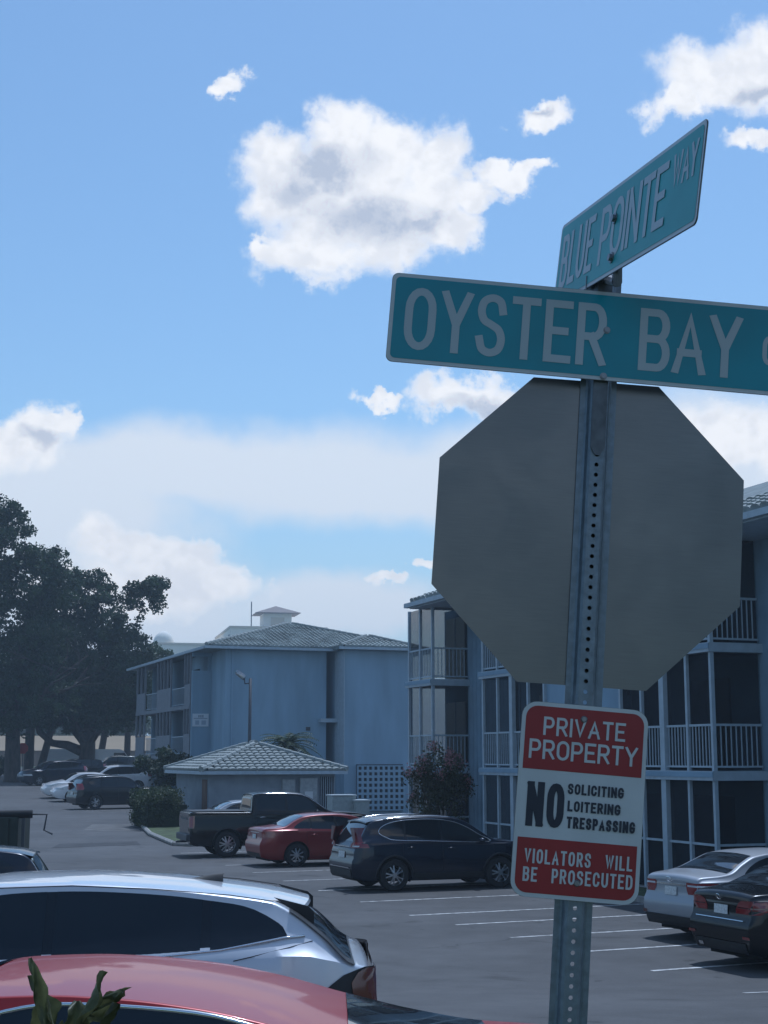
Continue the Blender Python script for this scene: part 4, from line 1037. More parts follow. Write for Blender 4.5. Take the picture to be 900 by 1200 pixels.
# ---- foreground ice-silver crossover
XT = [(0,.86),(.02,.97),(.06,1.02),(.10,1.03),(.30,1.20),(.50,1.345),(.62,1.405),(.9,1.448),(1.4,1.50),(1.9,1.525),(2.4,1.515),(2.8,1.455),(3.2,1.27),(3.6,1.06),(4.0,.99),(4.4,.89),(4.6,.76),(4.68,.6)]
o = car_root('crossover', 'ice-silver crossover with dark glass and black tail cluster behind the red car in front', -2.46, 10.42, R_(183), 'car', 'cars parked nearest the viewer')
c = Car(4.68, 1.88, XT, [(0,.98),(.4,1.07),(.9,1.07),(1.5,1.03),(2.44,.99),(3.4,.95),(4.68,.85)], blues, (.88, 3.78), .36, sill=.2, tum=.34, rc=.05, crown=.028, rear=[(.2,.08),(.4,-.0),(.62,-.02),(.7,-.03),(1.0,-.02),(1.05,.02)], front=[(.2,-.1),(.5,0),(.8,-.1)], pr=.80, pf=.66, cr=.6, gnr=.10)
XD = [(.53,1.180),(.94,1.110),(1.5,1.056),(2.44,1.022),(3.35,.99),(3.1,1.12),(2.75,1.33),(2.4,1.425),(1.9,1.452),(1.4,1.432),(1.05,1.395),(.74,1.335)]
c.assemble(o, XD, (1.04, 2.02), None, .007, ((1.05, 2.02), (2.03, 3.3)), (.12, .50, .86, .86), (2.85, 3.55, .9, .96))
for sg in (1, -1):
    c.line('window_trim', CHR, o, [(.42,1.178),(.55,1.168),(.94,1.100),(1.5,1.046),(2.44,1.012),(3.3,.982)], sg, .009, .008)
    tl = c.wrap('tail_light', REDD, o, [(.77, .10, .62), (.82, .13, .60), (.90, .14, .56), (.96, .10, .50), (.985, .05, .46)], sg, off=.012)
    c.wrap('light_cluster', BLK, tl, [(.775, .30, .62), (.79, .42, .62), (.835, .40, .6), (.86, .30, .6), (.90, .25, .58), (.95, .18, .54), (.99, .06, .5)], sg, off=.006)
    c.line('fuel_flap', SEAM, o, [(.66,.70),(.66,.80),(.69,.83),(.93,.835),(.96,.81),(.96,.70)], sg, .003, .0015)
    c.line('roof_seam', SEAM, o, [(.62,1.385),(.9,1.425),(1.4,1.465),(1.9,1.487),(2.4,1.472)], sg, .003, .001)
    c.line('tailgate_seam', SEAM, o, [(.37,1.15),(.52,1.115),(.86,1.045)], sg, .003, .002)
    c.wrap('head_light', CLR, o, [(.70, .5, .5), (.78, .45, .45)], sg, True)
c.glass_top('tailgate_frame', BLK, o, .11, .52, 1.06, 1.06, .003)
sp = MB(); rows = []
for (dx, dz, f) in ((.18, -.006, 1.), (.0, .004, 1.), (-.21, -.045, .93), (-.22, -.065, .92), (.0, -.04, .97), (.18, -.02, 1.)):
    rows.append([c.wp((.60+dx+(.05*(y/.6)**2 if dx < -.1 else 0), y*f, c.tz(.60+max(0, dx), y*f)+dz)) for y in [(-.60+1.2*k/14) for k in range(15)]])
rows.append(rows[0]); sp.grid(rows); sp.build('spoiler', blues, o, True, 40)
for sg in (1, -1):
    MB().prism([(.36-2.34, 1.235), (.62-2.34, 1.40), (.40-2.34, 1.345), (.36-2.34, 1.31)], .02, sg*.575-.01).build('spoiler_side', BLK, o)
fin = MB(); rows = []
for i in range(6):
    t = i/5; z0 = c.tz(1.0+.22*t, 0)-.005; h_ = .058*(1-t)**.7; wd = .03*(1-.3*t)+.004
    rows.append([c.wp((.98+.24*t, -wd, z0)), c.wp((.98+.20*t, -wd*.4, z0+h_*.8)), c.wp((.97+.2*t, 0, z0+h_)), c.wp((.98+.20*t, wd*.4, z0+h_*.8)), c.wp((.98+.24*t, wd, z0))])
fin.grid(rows); fin.f.append((0, 1, 2, 3, 4)); fin.build('antenna_fin', BLK, o, True, 50)
plate(c, o, -.18, .18, .72, .86); c.face('rear_bumper', BLK, o, -.7, .7, .25, .45, False, .012); c.face('light_band', REDD, o, -.5, .5, .90, .95, False, .012)
# ---- foreground red sedan
o = car_root('sedan', 'bright red sedan in front, only its roof and rear window showing above the bottom edge', -1.20, 6.5, R_(182), 'car', 'cars parked nearest the viewer')
RT = [(0,.98),(.05,1.035),(.14,1.05),(.45,1.065),(.62,1.075),(.95,1.135),(1.28,1.222),(1.55,1.300),(1.85,1.362),(2.15,1.396),(2.4,1.408),(2.7,1.40),(2.95,1.34),(3.25,1.17),(3.5,1.035),(3.9,.965),(4.3,.86),(4.52,.74),(4.63,.58)]
c = Car(4.63, 1.80, RT, SEDAN_BELT, redb, (.99, 3.69), .325, rear=[(.2,.06),(.32,.0),(.5,-.045),(.62,-.05),(.72,-.015),(.95,.03),(1.03,-.005)], front=[(.2,-.1),(.4,0),(.6,.02),(.8,-.1)], pr=.78, pf=.66, cr=.7, rc=.03, crown=.022, tum=.40)
c.assemble(o, [(.95,1.06),(1.3,1.02),(2.2,.98),(3.22,.955),(3.02,1.08),(2.75,1.265),(2.5,1.342),(2.25,1.352),(1.85,1.322),(1.6,1.268),(1.36,1.195),(1.15,1.12)], (1.50, 2.26), CHR, .010, ((1.28, 2.17), (2.18, 3.35)), (.63, 1.27, .95, .93), (2.76, 3.46, .90, .96))
for sg in (1, -1):
    c.wrap('tail_light', REDL, o, [(.80, .30, .50), (.90, .38, .40), (.97, .30, .42)], sg)
plate(c, o, -.16, .16, .76, .88)
# ---- dark suv at the left edge
yw = R_(165); o = car_root('suv', 'dark suv at the left edge with only its rear corner showing above the silver roof', -7.30, 23.4, R_(188), 'suv')
c = suv(o, navy, None)
for sg in (1, -1): tl = c.wrap('tail_light', REDL, o, [(.98, .34, .50), (1.06, .38, .46), (1.12, .26, .56)], sg)
plate(c, o, -.2, .2, .74, .88)
# ---- far cars on the left
def far_suv(nm, lab, px, py, yaw, pmat, loc, cat='suv', kind='suv'):
    q = G(px, py); X, Y = place_by(q, loc, yaw); o = car_root(nm, lab, X, Y, yaw, cat, 'cars parked at the far end of the lot')
    if kind == 'suv': c = suv(o, pmat, None, clad=False)
    else: c = sedan(o, pmat, None)
    for sg in (1, -1):
        c.wrap('tail_light', REDL, o, [(.84, .30, .50), (.92, .34, .46), (.97, .26, .5)] if kind != 'suv' else [(.98, .30, .5), (1.08, .34, .5), (1.3, .3, .72)], sg)
        c.wrap('head_light', CLR, o, [(.70, .5, .5), (.80, .45, .45)], sg, True)
    plate(c, o, -.2, .2, .74, .88); return c
far_suv('suv', 'black suv parked end-on beside the hedge in the far row', 112, 949, R_(30), blackp, (.95-2.3, -.92))
far_suv('sedan', 'white sedan facing the drive, left of the black suv in the far row', 72, 936, R_(203), whitep, (3.69-2.315, .88), 'car', 'sedan')
far_suv('sedan', 'white sedan half hidden between the black suv and the other white sedan', 84, 940, R_(203), whitep, (3.69-2.315, .88), 'car', 'sedan')
far_suv('suv', 'white suv with its tail toward the far building, behind the black suv', 168, 929, R_(203), whitep, (.6-2.3, .92))
far_suv('suv', 'navy suv facing the drive under the oaks near the stop sign', 46, 921, R_(215), navy, (3.61-2.3, .92))
far_suv('suv', 'dark car partly hidden behind the navy suv under the oaks', 70, 917, R_(208), blackp, (3.61-2.3, .92))
far_suv('suv', 'dark green suv parked right of the big oak trunk', 140, 911, R_(200), paint('paint_green', (.02, .03, .025)), (2.0-2.3, .92))
# ================================================================== stroke lettering
def arc(cx, cy, rx, ry, a0, a1, n=10): return [(cx+rx*math.cos(R_(a0+(a1-a0)*i/n)), cy+ry*math.sin(R_(a0+(a1-a0)*i/n))) for i in range(n+1)]
def crv(p, n=5):
    out = []; q = [p[0]]+p+[p[-1]]
    for i in range(1, len(q)-2):
        for k in range(n):
            t = k/n; a = [.5*((2*q[i][j])+(-q[i-1][j]+q[i+1][j])*t+(2*q[i-1][j]-5*q[i][j]+4*q[i+1][j]-q[i+2][j])*t*t+(-q[i-1][j]+3*q[i][j]-3*q[i+1][j]+q[i+2][j])*t**3) for j in (0, 1)]
            out.append(tuple(a))
    return out+[p[-1]]
OO = arc(.5, .68, .5, .32, 0, 180)+arc(.5, .32, .5, .32, 180, 360)
GL = {'A': (1.05, [[(0,0),(.5,1),(1,0)], [(.17,.32),(.83,.32)]]), 'B': (.95, [[(0,0),(0,1)], [(0,1)]+arc(.6,.76,.36,.24,90,-90)+[(0,.52)], [(0,.52)]+arc(.62,.26,.38,.26,90,-90)+[(0,0)]]),
 'C': (1., [arc(.5,.68,.5,.32,12,180)+arc(.5,.32,.5,.32,180,348)]), 'D': (1., [[(0,0),(0,1)], [(0,1)]+arc(.5,.66,.5,.34,90,0)+arc(.5,.34,.5,.34,0,-90)+[(0,0)]]),
 'E': (.85, [[(1,1),(0,1),(0,0),(1,0)], [(0,.51),(.82,.51)]]), 'G': (1., [arc(.5,.68,.5,.32,15,180)+arc(.5,.32,.5,.32,180,350)+[(1,.45),(.58,.45)]]), 'I': (.0, [[(0,0),(0,1)]]),
 'L': (.82, [[(0,1),(0,0),(1,0)]]), 'N': (1., [[(0,0),(0,1)], [(0,1),(1,0)], [(1,0),(1,1)]]), 'O': (1., [OO+[OO[0]]]), 'P': (.92, [[(0,0),(0,1)], [(0,1)]+arc(.6,.72,.4,.28,90,-90)+[(0,.44)]]),
 'R': (.95, [[(0,0),(0,1)], [(0,1)]+arc(.6,.73,.38,.27,90,-90)+[(0,.46)], [(.5,.46),(1,0)]]), 'S': (.95, [crv([(.98,.77),(.86,.94),(.5,1),(.14,.93),(.02,.76),(.16,.59),(.5,.51),(.84,.42),(.98,.25),(.86,.07),(.5,0),(.14,.06),(0,.23)])]),
 'T': (.9, [[(0,1),(1,1)], [(.5,1),(.5,0)]]), 'U': (1., [[(0,1)]+arc(.5,.3,.5,.3,180,360)+[(1,1)]]), 'V': (1., [[(0,1),(.5,0),(1,1)]]), 'W': (1.45, [[(0,1),(.26,0),(.5,.9),(.74,0),(1,1)]]), 'Y': (1., [[(0,1),(.5,.45),(1,1)], [(.5,.45),(.5,0)]])}
def text2d(b, txt, x0, x1, y0, y1, sw, mp, gap=.12, z0=0., space=.45):
    """letters between x0..x1, baseline y0, cap line y1, stroke sw (units of cap height); mp(x, y, d)->3D"""
    h = y1-y0; st = sw*h; gv = gap*h; lets = [c for c in txt if c != ' ']; nsp = len(txt)-len(lets)
    k = (x1-x0-len(lets)*st-(len(lets)-1)*gv-nsp*space*h)/sum(GL[c][0] for c in lets)
    adv = []; xc = x0
    wi = 0
    for ch in txt:
        if ch == ' ': xc += space*h; wi += 1; continue
        adv.append((ch, xc, wi)); xc += GL[ch][0]*k+st+gv
    dz = [z0]
    bl_ = b if isinstance(b, list) else None
    for ch, o, wi in adv:
        if bl_: b = bl_[wi]
        wd, paths = GL[ch]
        for path in paths:
            pts = [(o+st/2+p[0]*wd*k, y0+st/2+p[1]*(h-st)) for p in path]
            closed = pts[0] == pts[-1] and len(pts) > 4
            if closed: pts = pts[:-1]
            n = len(pts); rows = []
            for i in range(n):
                a = pts[i-1] if (i or closed) else None; c = pts[(i+1) % n] if (i < n-1 or closed) else None; p = pts[i]
                d1 = Vector((p[0]-a[0], p[1]-a[1])).normalized() if a else None; d2 = Vector((c[0]-p[0], c[1]-p[1])).normalized() if c else None
                ext = Vector((0, 0))
                if d1 is None: t = d2; ext = -d2*st*.5*(1 if len(path) < 6 or True else 0)
                elif d2 is None: t = d1; ext = d1*st*.5
                else: t = (d1+d2).normalized()
                nn = Vector((-t.y, t.x)); m = 1/max(.35, nn.dot(Vector((-d1.y, d1.x)))) if d1 is not None else 1
                base = Vector(p)+ext
                rows.append([base+nn*st/2*m, base-nn*st/2*m])
            if closed: rows.append(rows[0])
            # keep inside the cap lines
            R2 = [[mp(q.x, min(max(q.y, y0), y1), dz[0]) for q in r] for r in rows]
            b.grid(R2); dz[0] += .00012
    return b
# ================================================================== street sign assembly
TOPY = 3.62
def frame(o, yaw, lean, roll):
    return Matrix.Translation(o) @ Matrix.Rotation(yaw, 4, 'Z') @ Matrix.Rotation(lean, 4, 'X') @ Matrix.Rotation(roll, 4, 'Y')
FR = frame(P(691.5, 700, TOPY), R_(2.0), R_(.3), R_(4.0)); FRI = FR.inverted()
def onplane(px, py, fr, d):
    """local (x, z) where the ray through a photo pixel meets the plane y = d of a sign's own frame"""
    fi = fr.inverted(); o = fi @ Vector((0, 0, EYE)); v = fi.to_3x3() @ raydir(px, py); t = (d-o.y)/v.y; q = o+v*t; return q.x, q.z
def metal(name, col, rough, scale=(1, 1, 40), metalness=.9):
    return pm(name, col, rough, metalness, .5, var=.07, vscale=14., stretch=scale, bump=.01, bscale=80.)
GALV = pm('galvanised_steel', (.18, .215, .26), .45, .6, var=.22, vscale=45., bump=.06, bscale=120.)
ALU = metal('raw_aluminium', (.145, .152, .158), .34, (1, 1, 25), .95)
_n = ALU.node_tree; _b = _n.nodes['Principled BSDF']; _t = _n.nodes.new('ShaderNodeTexCoord'); _q = _n.nodes.new('ShaderNodeTexNoise'); _q.inputs['Scale'].default_value = 5.; _q.inputs['Detail'].default_value = 7.; _q.inputs['Distortion'].default_value = .8
_m = _n.nodes.new('ShaderNodeMapRange'); _m.inputs[3].default_value = .2; _m.inputs[4].default_value = .46; _n.links.new(_t.outputs['Object'], _q.inputs['Vector']); _n.links.new(_q.outputs[0], _m.inputs[0]); _n.links.new(_m.outputs[0], _b.inputs['Roughness'])
GREEN = pm('sign_green', (.022, .225, .30), .38, spec=.5, var=.12, vscale=6.); WHT = pm('sign_white', (.48, .50, .53), .4, var=.08, vscale=10.); LETW = pm('sign_letter', (.36, .41, .45), .4)
REDS = pm('sign_red', (.23, .012, .018), .4, var=.1, vscale=10.); INK = pm('sign_ink', (.012, .016, .035), .45); BOLT = pm('bolt_steel', (.22, .23, .25), .4, .8); STRAP = pm('strap_steel', (.13, .14, .16), .55, .6, var=.3, vscale=30.)
def rrect(x0, x1, z0, z1, r, n=6):
    o = []
    for (cx, cz, a) in ((x1-r, z0+r, -90), (x1-r, z1-r, 0), (x0+r, z1-r, 90), (x0+r, z0+r, 180)):
        o += [(cx+r*math.cos(R_(a+90*i/n)), cz+r*math.sin(R_(a+90*i/n))) for i in range(n+1)]
    return o
def poly_sheet(name, poly, y, mat, par, th=0):
    b = MB()
    if th: b.prism(poly, th, y)
    else: b.v = [(x, y, z) for x, z in poly]; b.f = [tuple(range(len(poly)))]
    return b.build(name, mat, par)
def boltm():
    b = MB().tube([(0, 0, 0), (0, -.006, 0)], .011, 6); b.tube([(0, .0005, 0), (0, -.002, 0)], .015, 14); return b.mesh('bolt', BOLT)
BOLTM = boltm()
# perforated u-channel post
pz0 = -2.35; pz1 = onplane(716, 322, FR, 0)[1]
PO = empty('sign_post', mat=FR); tag(PO, 'leaning galvanised perforated steel post carrying the street and stop signs', 'post')
hw = .0165; pitch = .0254; hr = .0052; V = MB(); nh = int((pz1-pz0)/pitch)
for side in (0, .0032):
    for i in range(nh):
        zc = pz0+(i+.5)*pitch; n = 16; base = len(V.v)
        ring = [(hr*math.cos(2*math.pi*k/n), hr*math.sin(2*math.pi*k/n)) for k in range(n)]
        outer = []
        for k in range(n):
            a = 2*math.pi*k/n; c_, s_ = math.cos(a), math.sin(a); f_ = min(hw/abs(c_) if abs(c_) > 1e-6 else 9, pitch/2/abs(s_) if abs(s_) > 1e-6 else 9); outer.append((c_*f_, s_*f_))
        V.v += [(x, side, zc+z) for x, z in ring]+[(x, side, zc+z) for x, z in outer]
        for k in range(n):
            f = (base+k, base+(k+1) % n, base+n+(k+1) % n, base+n+k); V.f.append(f if side == 0 else f[::-1])
        for (k0, k1) in ((1, 3), (5, 7), (9, 11), (13, 15)):
            pass
        cx = len(V.v)
        for (sx_, sz_) in ((1, 1), (-1, 1), (-1, -1), (1, -1)): V.v.append((sx_*hw, side, zc+sz_*pitch/2))
        for ci, (ka, kb_) in enumerate(((1, 3), (5, 7), (9, 11), (13, 15))):
            # corner fill between the two outer points that straddle each corner
            a = 2*math.pi/n
            ks = [k for k in range(n)]
            corner = math.atan2((1, 1, -1, -1)[ci]*pitch/2, (1, -1, -1, 1)[ci]*hw) % (2*math.pi); k = int(corner/a)
            f = (base+n+k, cx+ci, base+n+(k+1) % n); V.f.append(f if side else f[::-1])
web = V.build('web', GALV, PO)
for sg in (-1, 1):
    fl = MB(); rows = []
    prof = [(hw, 0), (hw+.006, .006), (hw+.011, .020), (hw+.016, .024), (.0455, .024), (.0455, .0275), (hw+.014, .0275), (hw+.008, .0235), (hw+.003, .009), (hw, .0032)]
    for z in (pz0, pz1): rows.append([(sg*x, y, z) for x, y in prof])
    fl.grid(rows, flip=sg < 0, close=True); fl.build('flange', GALV, PO)
# octagon seen from behind
cxo = [onplane(*q, FR, .03) for q in ((515.3, 533), (506.4, 684), (867, 714), (871, 563))]
ox, oz = sum(q[0] for q in cxo)/4, sum(q[1] for q in cxo)/4
Rr = .381/math.cos(math.pi/8)
OC = empty('stop_sign', mat=FR @ Matrix.Translation((ox, .030, oz))); tag(OC, 'octagonal traffic sign seen from its bare metal back, on the leaning post', 'sign')
poly_sheet('plate', [(Rr*math.cos(R_(22.5+45*i)), Rr*math.sin(R_(22.5+45*i))) for i in range(8)], 0, ALU, OC, .002)
poly_sheet('face', [(-Rr*math.cos(R_(22.5+45*i))*.995, Rr*math.sin(R_(22.5+45*i))*.995) for i in range(8)], .0026, REDS, OC)
# green street name plates
def name_plate(fr, yd, c_px, L, H, label, parts, off=None):
    pass
tl = onplane(459, 318, FR, -.02); bl = onplane(453, 424, FR, -.02)
Hs = .2286; x0 = (tl[0]+bl[0])/2; zc = (tl[1]+bl[1])/2
# its long edge runs a touch steeper than the post is plumb
q = onplane(900, 411, FR, -.02); tilt = math.atan2(q[1]-zc, q[0]-x0)
FO = FR @ Matrix.Translation((x0, -.02, zc)) @ Matrix.Rotation(-tilt, 4, 'Y')
OS = empty('street_sign', mat=FO); tag(OS, 'long green street name sign reading OYSTER BAY across the post', 'sign', 'street name signs')
Ls = 1.05
poly_sheet('plate', rrect(0, Ls, -Hs/2, Hs/2, .016), 0, ALU, OS, .0025)
poly_sheet('border', rrect(.001, Ls-.001, -Hs/2+.001, Hs/2-.001, .016), -.0008, WHT, OS)
poly_sheet('green_field', rrect(.010, Ls-.010, -Hs/2+.010, Hs/2-.010, .012), -.0016, GREEN, OS)
b = MB(); mpf = lambda x, y, d: (x, -.0022-d, y)
def sp_(px, py): return onplane(px, py, FO, -.002)
z0 = (sp_(495, 411)[1]+sp_(700, 429)[1])/2; z1 = (sp_(495, 336)[1]+sp_(640, 352)[1])/2
text2d(b, 'OYSTER', sp_(474, 375)[0], sp_(711, 390)[0], z0, z1, .122, mpf, .075); b.build('lettering', LETW, OS); b = MB()
text2d(b, 'BAY', sp_(749, 400)[0], sp_(869, 400)[0], z0, z1, .122, mpf, .04); b.build('lettering', LETW, OS); b = MB()
text2d(b, 'CT', sp_(894, 400)[0], sp_(894, 400)[0]+.075, z0+.042, z0+.042+.075, .15, mpf, .12)
b.build('lettering', LETW, OS)
for (px, py) in ((711, 387), (707, 441)): x, z = sp_(px, py); inst('bolt', BOLTM, OS, (x, -.002, z), (0, 0, 0), (.6, .8, .6))
fb = Matrix.Translation((.5685, 3.4297, 4.2634)) @ Matrix.Rotation(-1.3608, 4, 'Z') @ Matrix.Rotation(-.104, 4, 'X') @ Matrix.Rotation(.1131, 4, 'Y')
BP = empty('street_sign', mat=fb); tag(BP, 'tilted green street name sign reading BLUE POINTE WAY at the top of the post', 'sign', 'street name signs'); Lb = .972
poly_sheet('plate', rrect(-Lb/2, Lb/2, -Hs/2, Hs/2, .016), 0, ALU, BP, .0025)
poly_sheet('border', rrect(-Lb/2+.001, Lb/2-.001, -Hs/2+.001, Hs/2-.001, .016), -.0008, WHT, BP)
poly_sheet('green_field', rrect(-Lb/2+.010, Lb/2-.010, -Hs/2+.010, Hs/2-.010, .012), -.0016, pm('skylit_sign_green', (.045, .30, .32), .42, var=.12, vscale=6.), BP)  # lighter green than the other plate: sky light on this face put into colour
def bpx(px, py): return onplane(px, py, fb, -.002)
b = MB(); xa = bpx(658, 300)[0]; z0, z1 = -.072, .076
text2d(b, 'BLUE', bpx(657.5, 310)[0], bpx(696, 283)[0], z0, z1, .125, mpf, .06); b.build('lettering', LETW, BP); b = MB()
text2d(b, 'POINTE', bpx(704, 270)[0], bpx(782, 220)[0], z0, z1, .125, mpf, .05); b.build('lettering', LETW, BP); b = MB()
text2d(b, 'WAY', bpx(790, 190)[0], bpx(819, 175)[0], .0, .080, .14, mpf, .03)
b.build('lettering', LETW, BP)
for (px, py) in ((721, 256), (717, 302)): x, z = bpx(px, py); inst('bolt', BOLTM, BP, (x, -.002, z), (0, 0, 0), (.9, 1.6, .9))
# bracket strap that carries them
BR = empty('sign_bracket', mat=FR); tag(BR, 'flat dark steel strap clamped to the post between the street name signs', 'bracket')
ax0 = onplane(704, 445, FR, -.006)[0]; zt = onplane(719, 318, FR, -.006)[1]; zb = onplane(699, 533, FR, -.006)[1]
poly_sheet('strap', [(-.018, zb+.02), (-.006, zb), (.006, zb), (.018, zb+.02), (.018, zt-.012), (.008, zt), (-.008, zt), (-.018, zt-.012)], -.006, STRAP, BR, .0055)
t_ = fb @ Vector((0, .004, 0)); tl_ = FRI @ t_
xb_, zb2 = bpx(717, 312); a_ = FRI @ (fb @ Vector((xb_, .012, -Hs/2+.03))); MB().tube([(0, -.003, zt-.02), (a_.x, a_.y, a_.z-.05), a_], .013, 8).build('clamp', STRAP, BR)
# private property sign
prc = [onplane(*q, FR, -.008) for q in ((612, 822), (760, 836), (747, 1059), (599, 1048))]
px_, pz_ = sum(q[0] for q in prc)/4, sum(q[1] for q in prc)/4
FP = FR @ Matrix.Translation((px_, -.008, pz_)) @ Matrix.Rotation(R_(.9), 4, 'Y')
PS = empty('private_property_sign', mat=FP); tag(PS, 'red and white PRIVATE PROPERTY no soliciting sign bolted low on the post', 'sign')
W2, H2 = .1524, .2286
poly_sheet('plate', rrect(-W2, W2, -H2, H2, .036), 0, ALU, PS, .002)
poly_sheet('white_face', rrect(-W2+.0005, W2-.0005, -H2+.0005, H2-.0005, .036), -.0007, WHT, PS)
rr = rrect(-W2+.010, W2-.010, -H2+.010, H2-.010, .028)
def spx(px, py): return onplane(px, py, FP, -.0015)
ztop = (spx(607, 901)[1]+spx(750, 910)[1])/2; zbot = (spx(604, 981)[1]+spx(748, 991)[1])/2
poly_sheet('top_panel', [(W2-.010, ztop)]+[p for p in rr if p[1] > ztop]+[(-W2+.010, ztop)], -.0013, REDS, PS)
poly_sheet('bottom_panel', [(-W2+.010, zbot)]+[p for p in rr if p[1] < zbot and p[0] < 0]+[p for p in rr if p[1] < zbot and p[0] >= 0]+[(W2-.010, zbot)], -.0013, REDS, PS)
b = MB(); m2 = lambda x, y, d: (x, -.0018-d, y)
def ln(mat_, txt, pa, pb, sw, gap, hpx, space=.45):
    (xa, za), (xb, zb_) = spx(*pa), spx(*pb); zc_ = (za+zb_)/2; h = hpx/479.
    bb = [MB() for _ in txt.split()]; text2d(bb, txt, xa, xb, zc_-h/2, zc_+h/2, sw, m2, gap, 0, space); [q_.build('lettering', mat_, PS) for q_ in bb]
ln(WHT, 'PRIVATE', (637, 851), (733, 858), .14, .12, 21); ln(WHT, 'PROPERTY', (620, 878), (747, 886), .14, .10, 22)
ln(WHT, 'VIOLATORS WILL', (614.5, 1003), (741, 1012), .15, .13, 16, .9); ln(WHT, 'BE PROSECUTED', (612.5, 1025), (741, 1033), .15, .13, 16, .9)
b = MB(); ln(INK, 'NO', (617, 942), (661, 944), .16, .07, 50)
ln(INK, 'SOLICITING', (665.5, 925), (731, 929), .20, .11, 12); ln(INK, 'LOITERING', (665, 945), (727, 949), .20, .11, 12); ln(INK, 'TRESPASSING', (664, 964), (744, 970), .20, .10, 13)
for (px, py) in ((684.5, 843), (676, 1035)): x, z = spx(px, py); inst('bolt', pm and MB().tube([(0, 0, 0), (0, -.004, 0)], [.0085, .006], 14).mesh('bolt', BOLT, True, 40), PS, (x, -.0016, z))

# ================================================================== other small things
# light mast
q = P(293.5, 795, 70.); t = empty('light_mast', (q.x, q.y, g(q.x, q.y))); tag(t, 'dark light mast with a single floodlight above the small tiled roof', 'lamp post')
hz_ = q.z-g(q.x, q.y); MB().tube([(0, 0, -.2), (0, 0, hz_)], [.1, .07], 10).build('pole', DARKM, t, True)
MB().tube([(0, 0, hz_-.22), (-.25, 0, hz_-.24), (-.28, 0, hz_-.0)], .035, 8).build('arm', DARKM, t, True)
h = MB().box(-.26, .26, -.2, .2, -.09, .09, b=.05).build('lamp_head', pm('lamp_housing', (.35, .36, .38), .25, .8), t, True, 40); h.location = (-.46, 0, hz_+.16); h.rotation_euler = (R_(-14), R_(38), 0)
ln_ = MB().box(-.2, .2, -.15, .15, -.1, -.091).build('lens', CLR, h)
# far stop sign with post
q = P(27, 877, 113.); t = empty('stop_sign', (q.x, q.y, g(q.x, q.y))); tag(t, 'small red stop sign far away under the oaks at the left', 'sign')
hz_ = q.z-g(q.x, q.y); MB().tube([(0, 0, -.2), (0, 0, hz_+.3)], .035, 8).build('pole', DARKM, t)
b = MB().prism([(.42*math.cos(R_(22.5+45*i)), .42*math.sin(R_(22.5+45*i))+hz_) for i in range(8)], .02, -.06); b.build('plate', pm('stop_red', (.35, .02, .02), .5), t)
# pale boxes under the trees: delivery van and box trailer
def van(label, px, py, Y, yaw, L, H, W, col, nm, cat):
    q = bpt(px, Y); t = empty(nm, q, yaw); tag(t, label, cat)
    b = MB().prism([(-L/2, .35), (L/2-.1, .35), (L/2, .55), (L/2-.05, .95), (L/2-.75, 1.15), (L/2-1.35, H*.92), (L/2-1.7, H), (-L/2+.1, H), (-L/2, H*.9)], W, -W/2); b.build('body', paint(nm+'_paint', col, 0., .4), t)
    for sg in (-1, 1):
        MB().prism([(L/2-.85, 1.18), (L/2-1.32, H*.86), (L/2-2.2, H*.86), (L/2-2.2, 1.18)], .01, sg*(W/2+.006)-.005).build('side_window', CGL, t)
        for x in (-L/2+.9, L/2-.9): MB().tube([(x, sg*(W/2-.2), .35), (x, sg*(W/2+.01), .35)], .34, 16).build('wheel', RUB, t, True, 40)
    MB().box(-L/2-.01, -L/2-.001, -W/2+.15, W/2-.15, H*.55, H*.85).build('rear_window', CGL, t)
van('pale covered van parked right of the big oak trunk', 133, 900, 128., R_(10), 4.9, 2.1, 1.9, (.50, .52, .54), 'van', 'van')
q = bpt(80, 130.); t = empty('box_trailer', q, R_(4)); tag(t, 'pale flat box trailer behind the navy cars under the oaks', 'trailer')
MB().box(-1.7, 1.7, -.9, .9, .5, 2.1, b=.04).build('box', pm('trailer_pale', (.5, .52, .54), .5), t); MB().box(-1.6, 1.6, -.7, .7, .38, .5).build('chassis', DARKM, t)
for sg in (-1, 1): MB().tube([(-.3, sg*.75, .33), (-.3, sg*.95, .33)], .33, 14).build('wheel', RUB, t)
# dump trailer with rolled tarp and crank at the left edge
q = P(36, 955, 31.); gz = g(q.x, q.y)
t = empty('dump_trailer', (q.x, q.y, gz), R_(186)); tag(t, 'dark green dump trailer with rolled tarp and crank handle at the left edge', 'trailer')
TG = pm('trailer_green', (.018, .028, .022), .55, var=.3, vscale=3.); hz_ = q.z-gz
MB().box(.12, 4.2, -.95, .95, .75, hz_, b=.03).build('bin', TG, t); MB().box(.1, 4.6, -.6, .6, .5, .74).build('chassis', DARKM, t)
for x in (1.6, 2.5):
    for sg in (-1, 1): MB().tube([(x, sg*.8, .36), (x, sg*1.02, .36)], .36, 16).build('wheel', RUB, t, True, 40)
for i in range(5): MB().box(.3+i*.85, .38+i*.85, .951, 1.0, .78, hz_-.04).build('rib', TG, t)
MB().tube([(-.14, .86, hz_+.05), (4.3, .86, hz_+.05)], .085, 10).build('tarp_roll', BLK, t, True); MB().box(0, .06, .82, .9, .75, hz_+.04).build('post', DARKM, t)
MB().tube([(-.1, .86, hz_+.05), (-.42, .86, hz_+.04), (-.38, .9, hz_-.26), (-.55, .92, hz_-.34)], .02, 7).build('crank', DARKM, t)
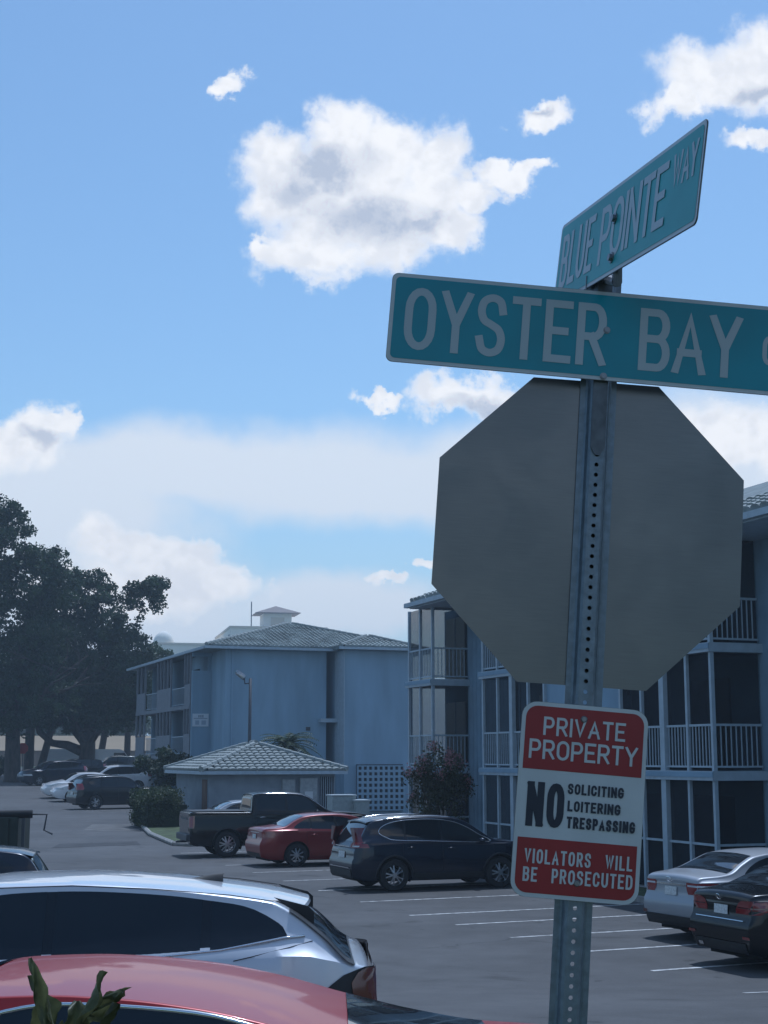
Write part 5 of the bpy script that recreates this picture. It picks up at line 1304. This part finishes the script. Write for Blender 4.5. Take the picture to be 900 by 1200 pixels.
# foreground plant, ragged brownish leaves
LEAF = leafmat('bronze_leaf', (.11, .12, .055), .75, .35, 22.)
LEAF.node_tree.nodes['Principled BSDF'].inputs['Roughness'].default_value = .38
PY = 2.6; pb_ = P(95, 1215, PY); t = empty('garden_plant', (pb_.x, pb_.y, 1.35)); tag(t, 'dark bronze-green leafy plant poking up at the lower left corner', 'plant')
def leaf(base, tip, wd, curl, twist, seed, n=14):
    rs = random.Random(seed); base, tip = Vector(base), Vector(tip); d = tip-base; L = d.length; d.normalize()
    side = d.cross(Vector((0, 1, 0))).normalized(); side = (Matrix.Rotation(twist, 3, d) @ side); nn = d.cross(side); rows = []; ph = rs.uniform(0, 6)
    for i in range(n+1):
        s_ = i/n; w_ = wd*(math.sin(math.pi*min(1, s_*.92+.06))**.6)*(1+.18*math.sin(s_*17+ph)); c = base+d*(L*s_)+nn*(curl*s_*s_*L)
        rows.append([tuple(c+side*(w_*u)+nn*(abs(u)**1.5*w_*.6+.012*math.sin(9*s_+ph+3*u)*abs(u))) for u in (-1, -.66, -.33, 0, .33, .66, 1)])
    b = MB(); b.grid(rows); return b.build('leaf', LEAF, t, True)
def lp(px, py, dy=0): q = P(px, py, PY+dy); return (q.x-pb_.x, q.y-pb_.y, q.z-1.35)
LV = [((58,1212),(33,1123),.011,.15,.5), ((64,1208),(50,1142),.012,-.25,1.2), ((90,1218),(108,1134),.011,.2,1.4), ((96,1200),(147,1147),.014,.3,.4), ((104,1190),(132,1160),.010,-.3,-.6), ((70,1240),(58,1168),.028,.12,-.5), ((84,1246),(92,1174),.024,-.15,.3), ((116,1250),(124,1170),.014,.15,1.0),
      ((174,1260),(178,1194),.020,.35,.2), ((160,1270),(196,1212),.018,.2,-.5), ((60,1300),(20,1230),.03,.2,.3), ((150,1330),(200,1260),.03,.2,-.3), ((80,1300),(110,1215),.026,.1,.6), ((50,1290),(70,1205),.022,-.2,.1)]
for k, (a, c, wd, cu, tw) in enumerate(LV):
    leaf(lp(*a, random.uniform(-.05, .05)), lp(*c, random.uniform(-.06, .06)), wd, cu, tw, k)
b = MB()
for k, (px, py) in enumerate(((62, 1215), (95, 1205), (118, 1270), (176, 1270))):
    q = lp(px, py); b.tube([(0.02*k, 0, -.05), (q[0]*.4, q[1], q[2]*.5), q], [.009, .007, .004], 6)
b.build('stem', BARK, t)
# ================================================================== summer haze
hm = bpy.data.materials.new('haze'); hm.use_nodes = True; nt = hm.node_tree
nt.nodes.remove(nt.nodes['Principled BSDF'])
pv = nt.nodes.new('ShaderNodeVolumePrincipled'); pv.inputs['Color'].default_value = (.72, .86, 1, 1); pv.inputs['Density'].default_value = .0008; pv.inputs['Anisotropy'].default_value = .35
nt.links.new(pv.outputs[0], nt.nodes['Material Output'].inputs['Volume'])
hz = MB().box(-1230, 1230, -330, 2030, -1.3, 62).build('haze', hm); tag(hz, kind='stuff')
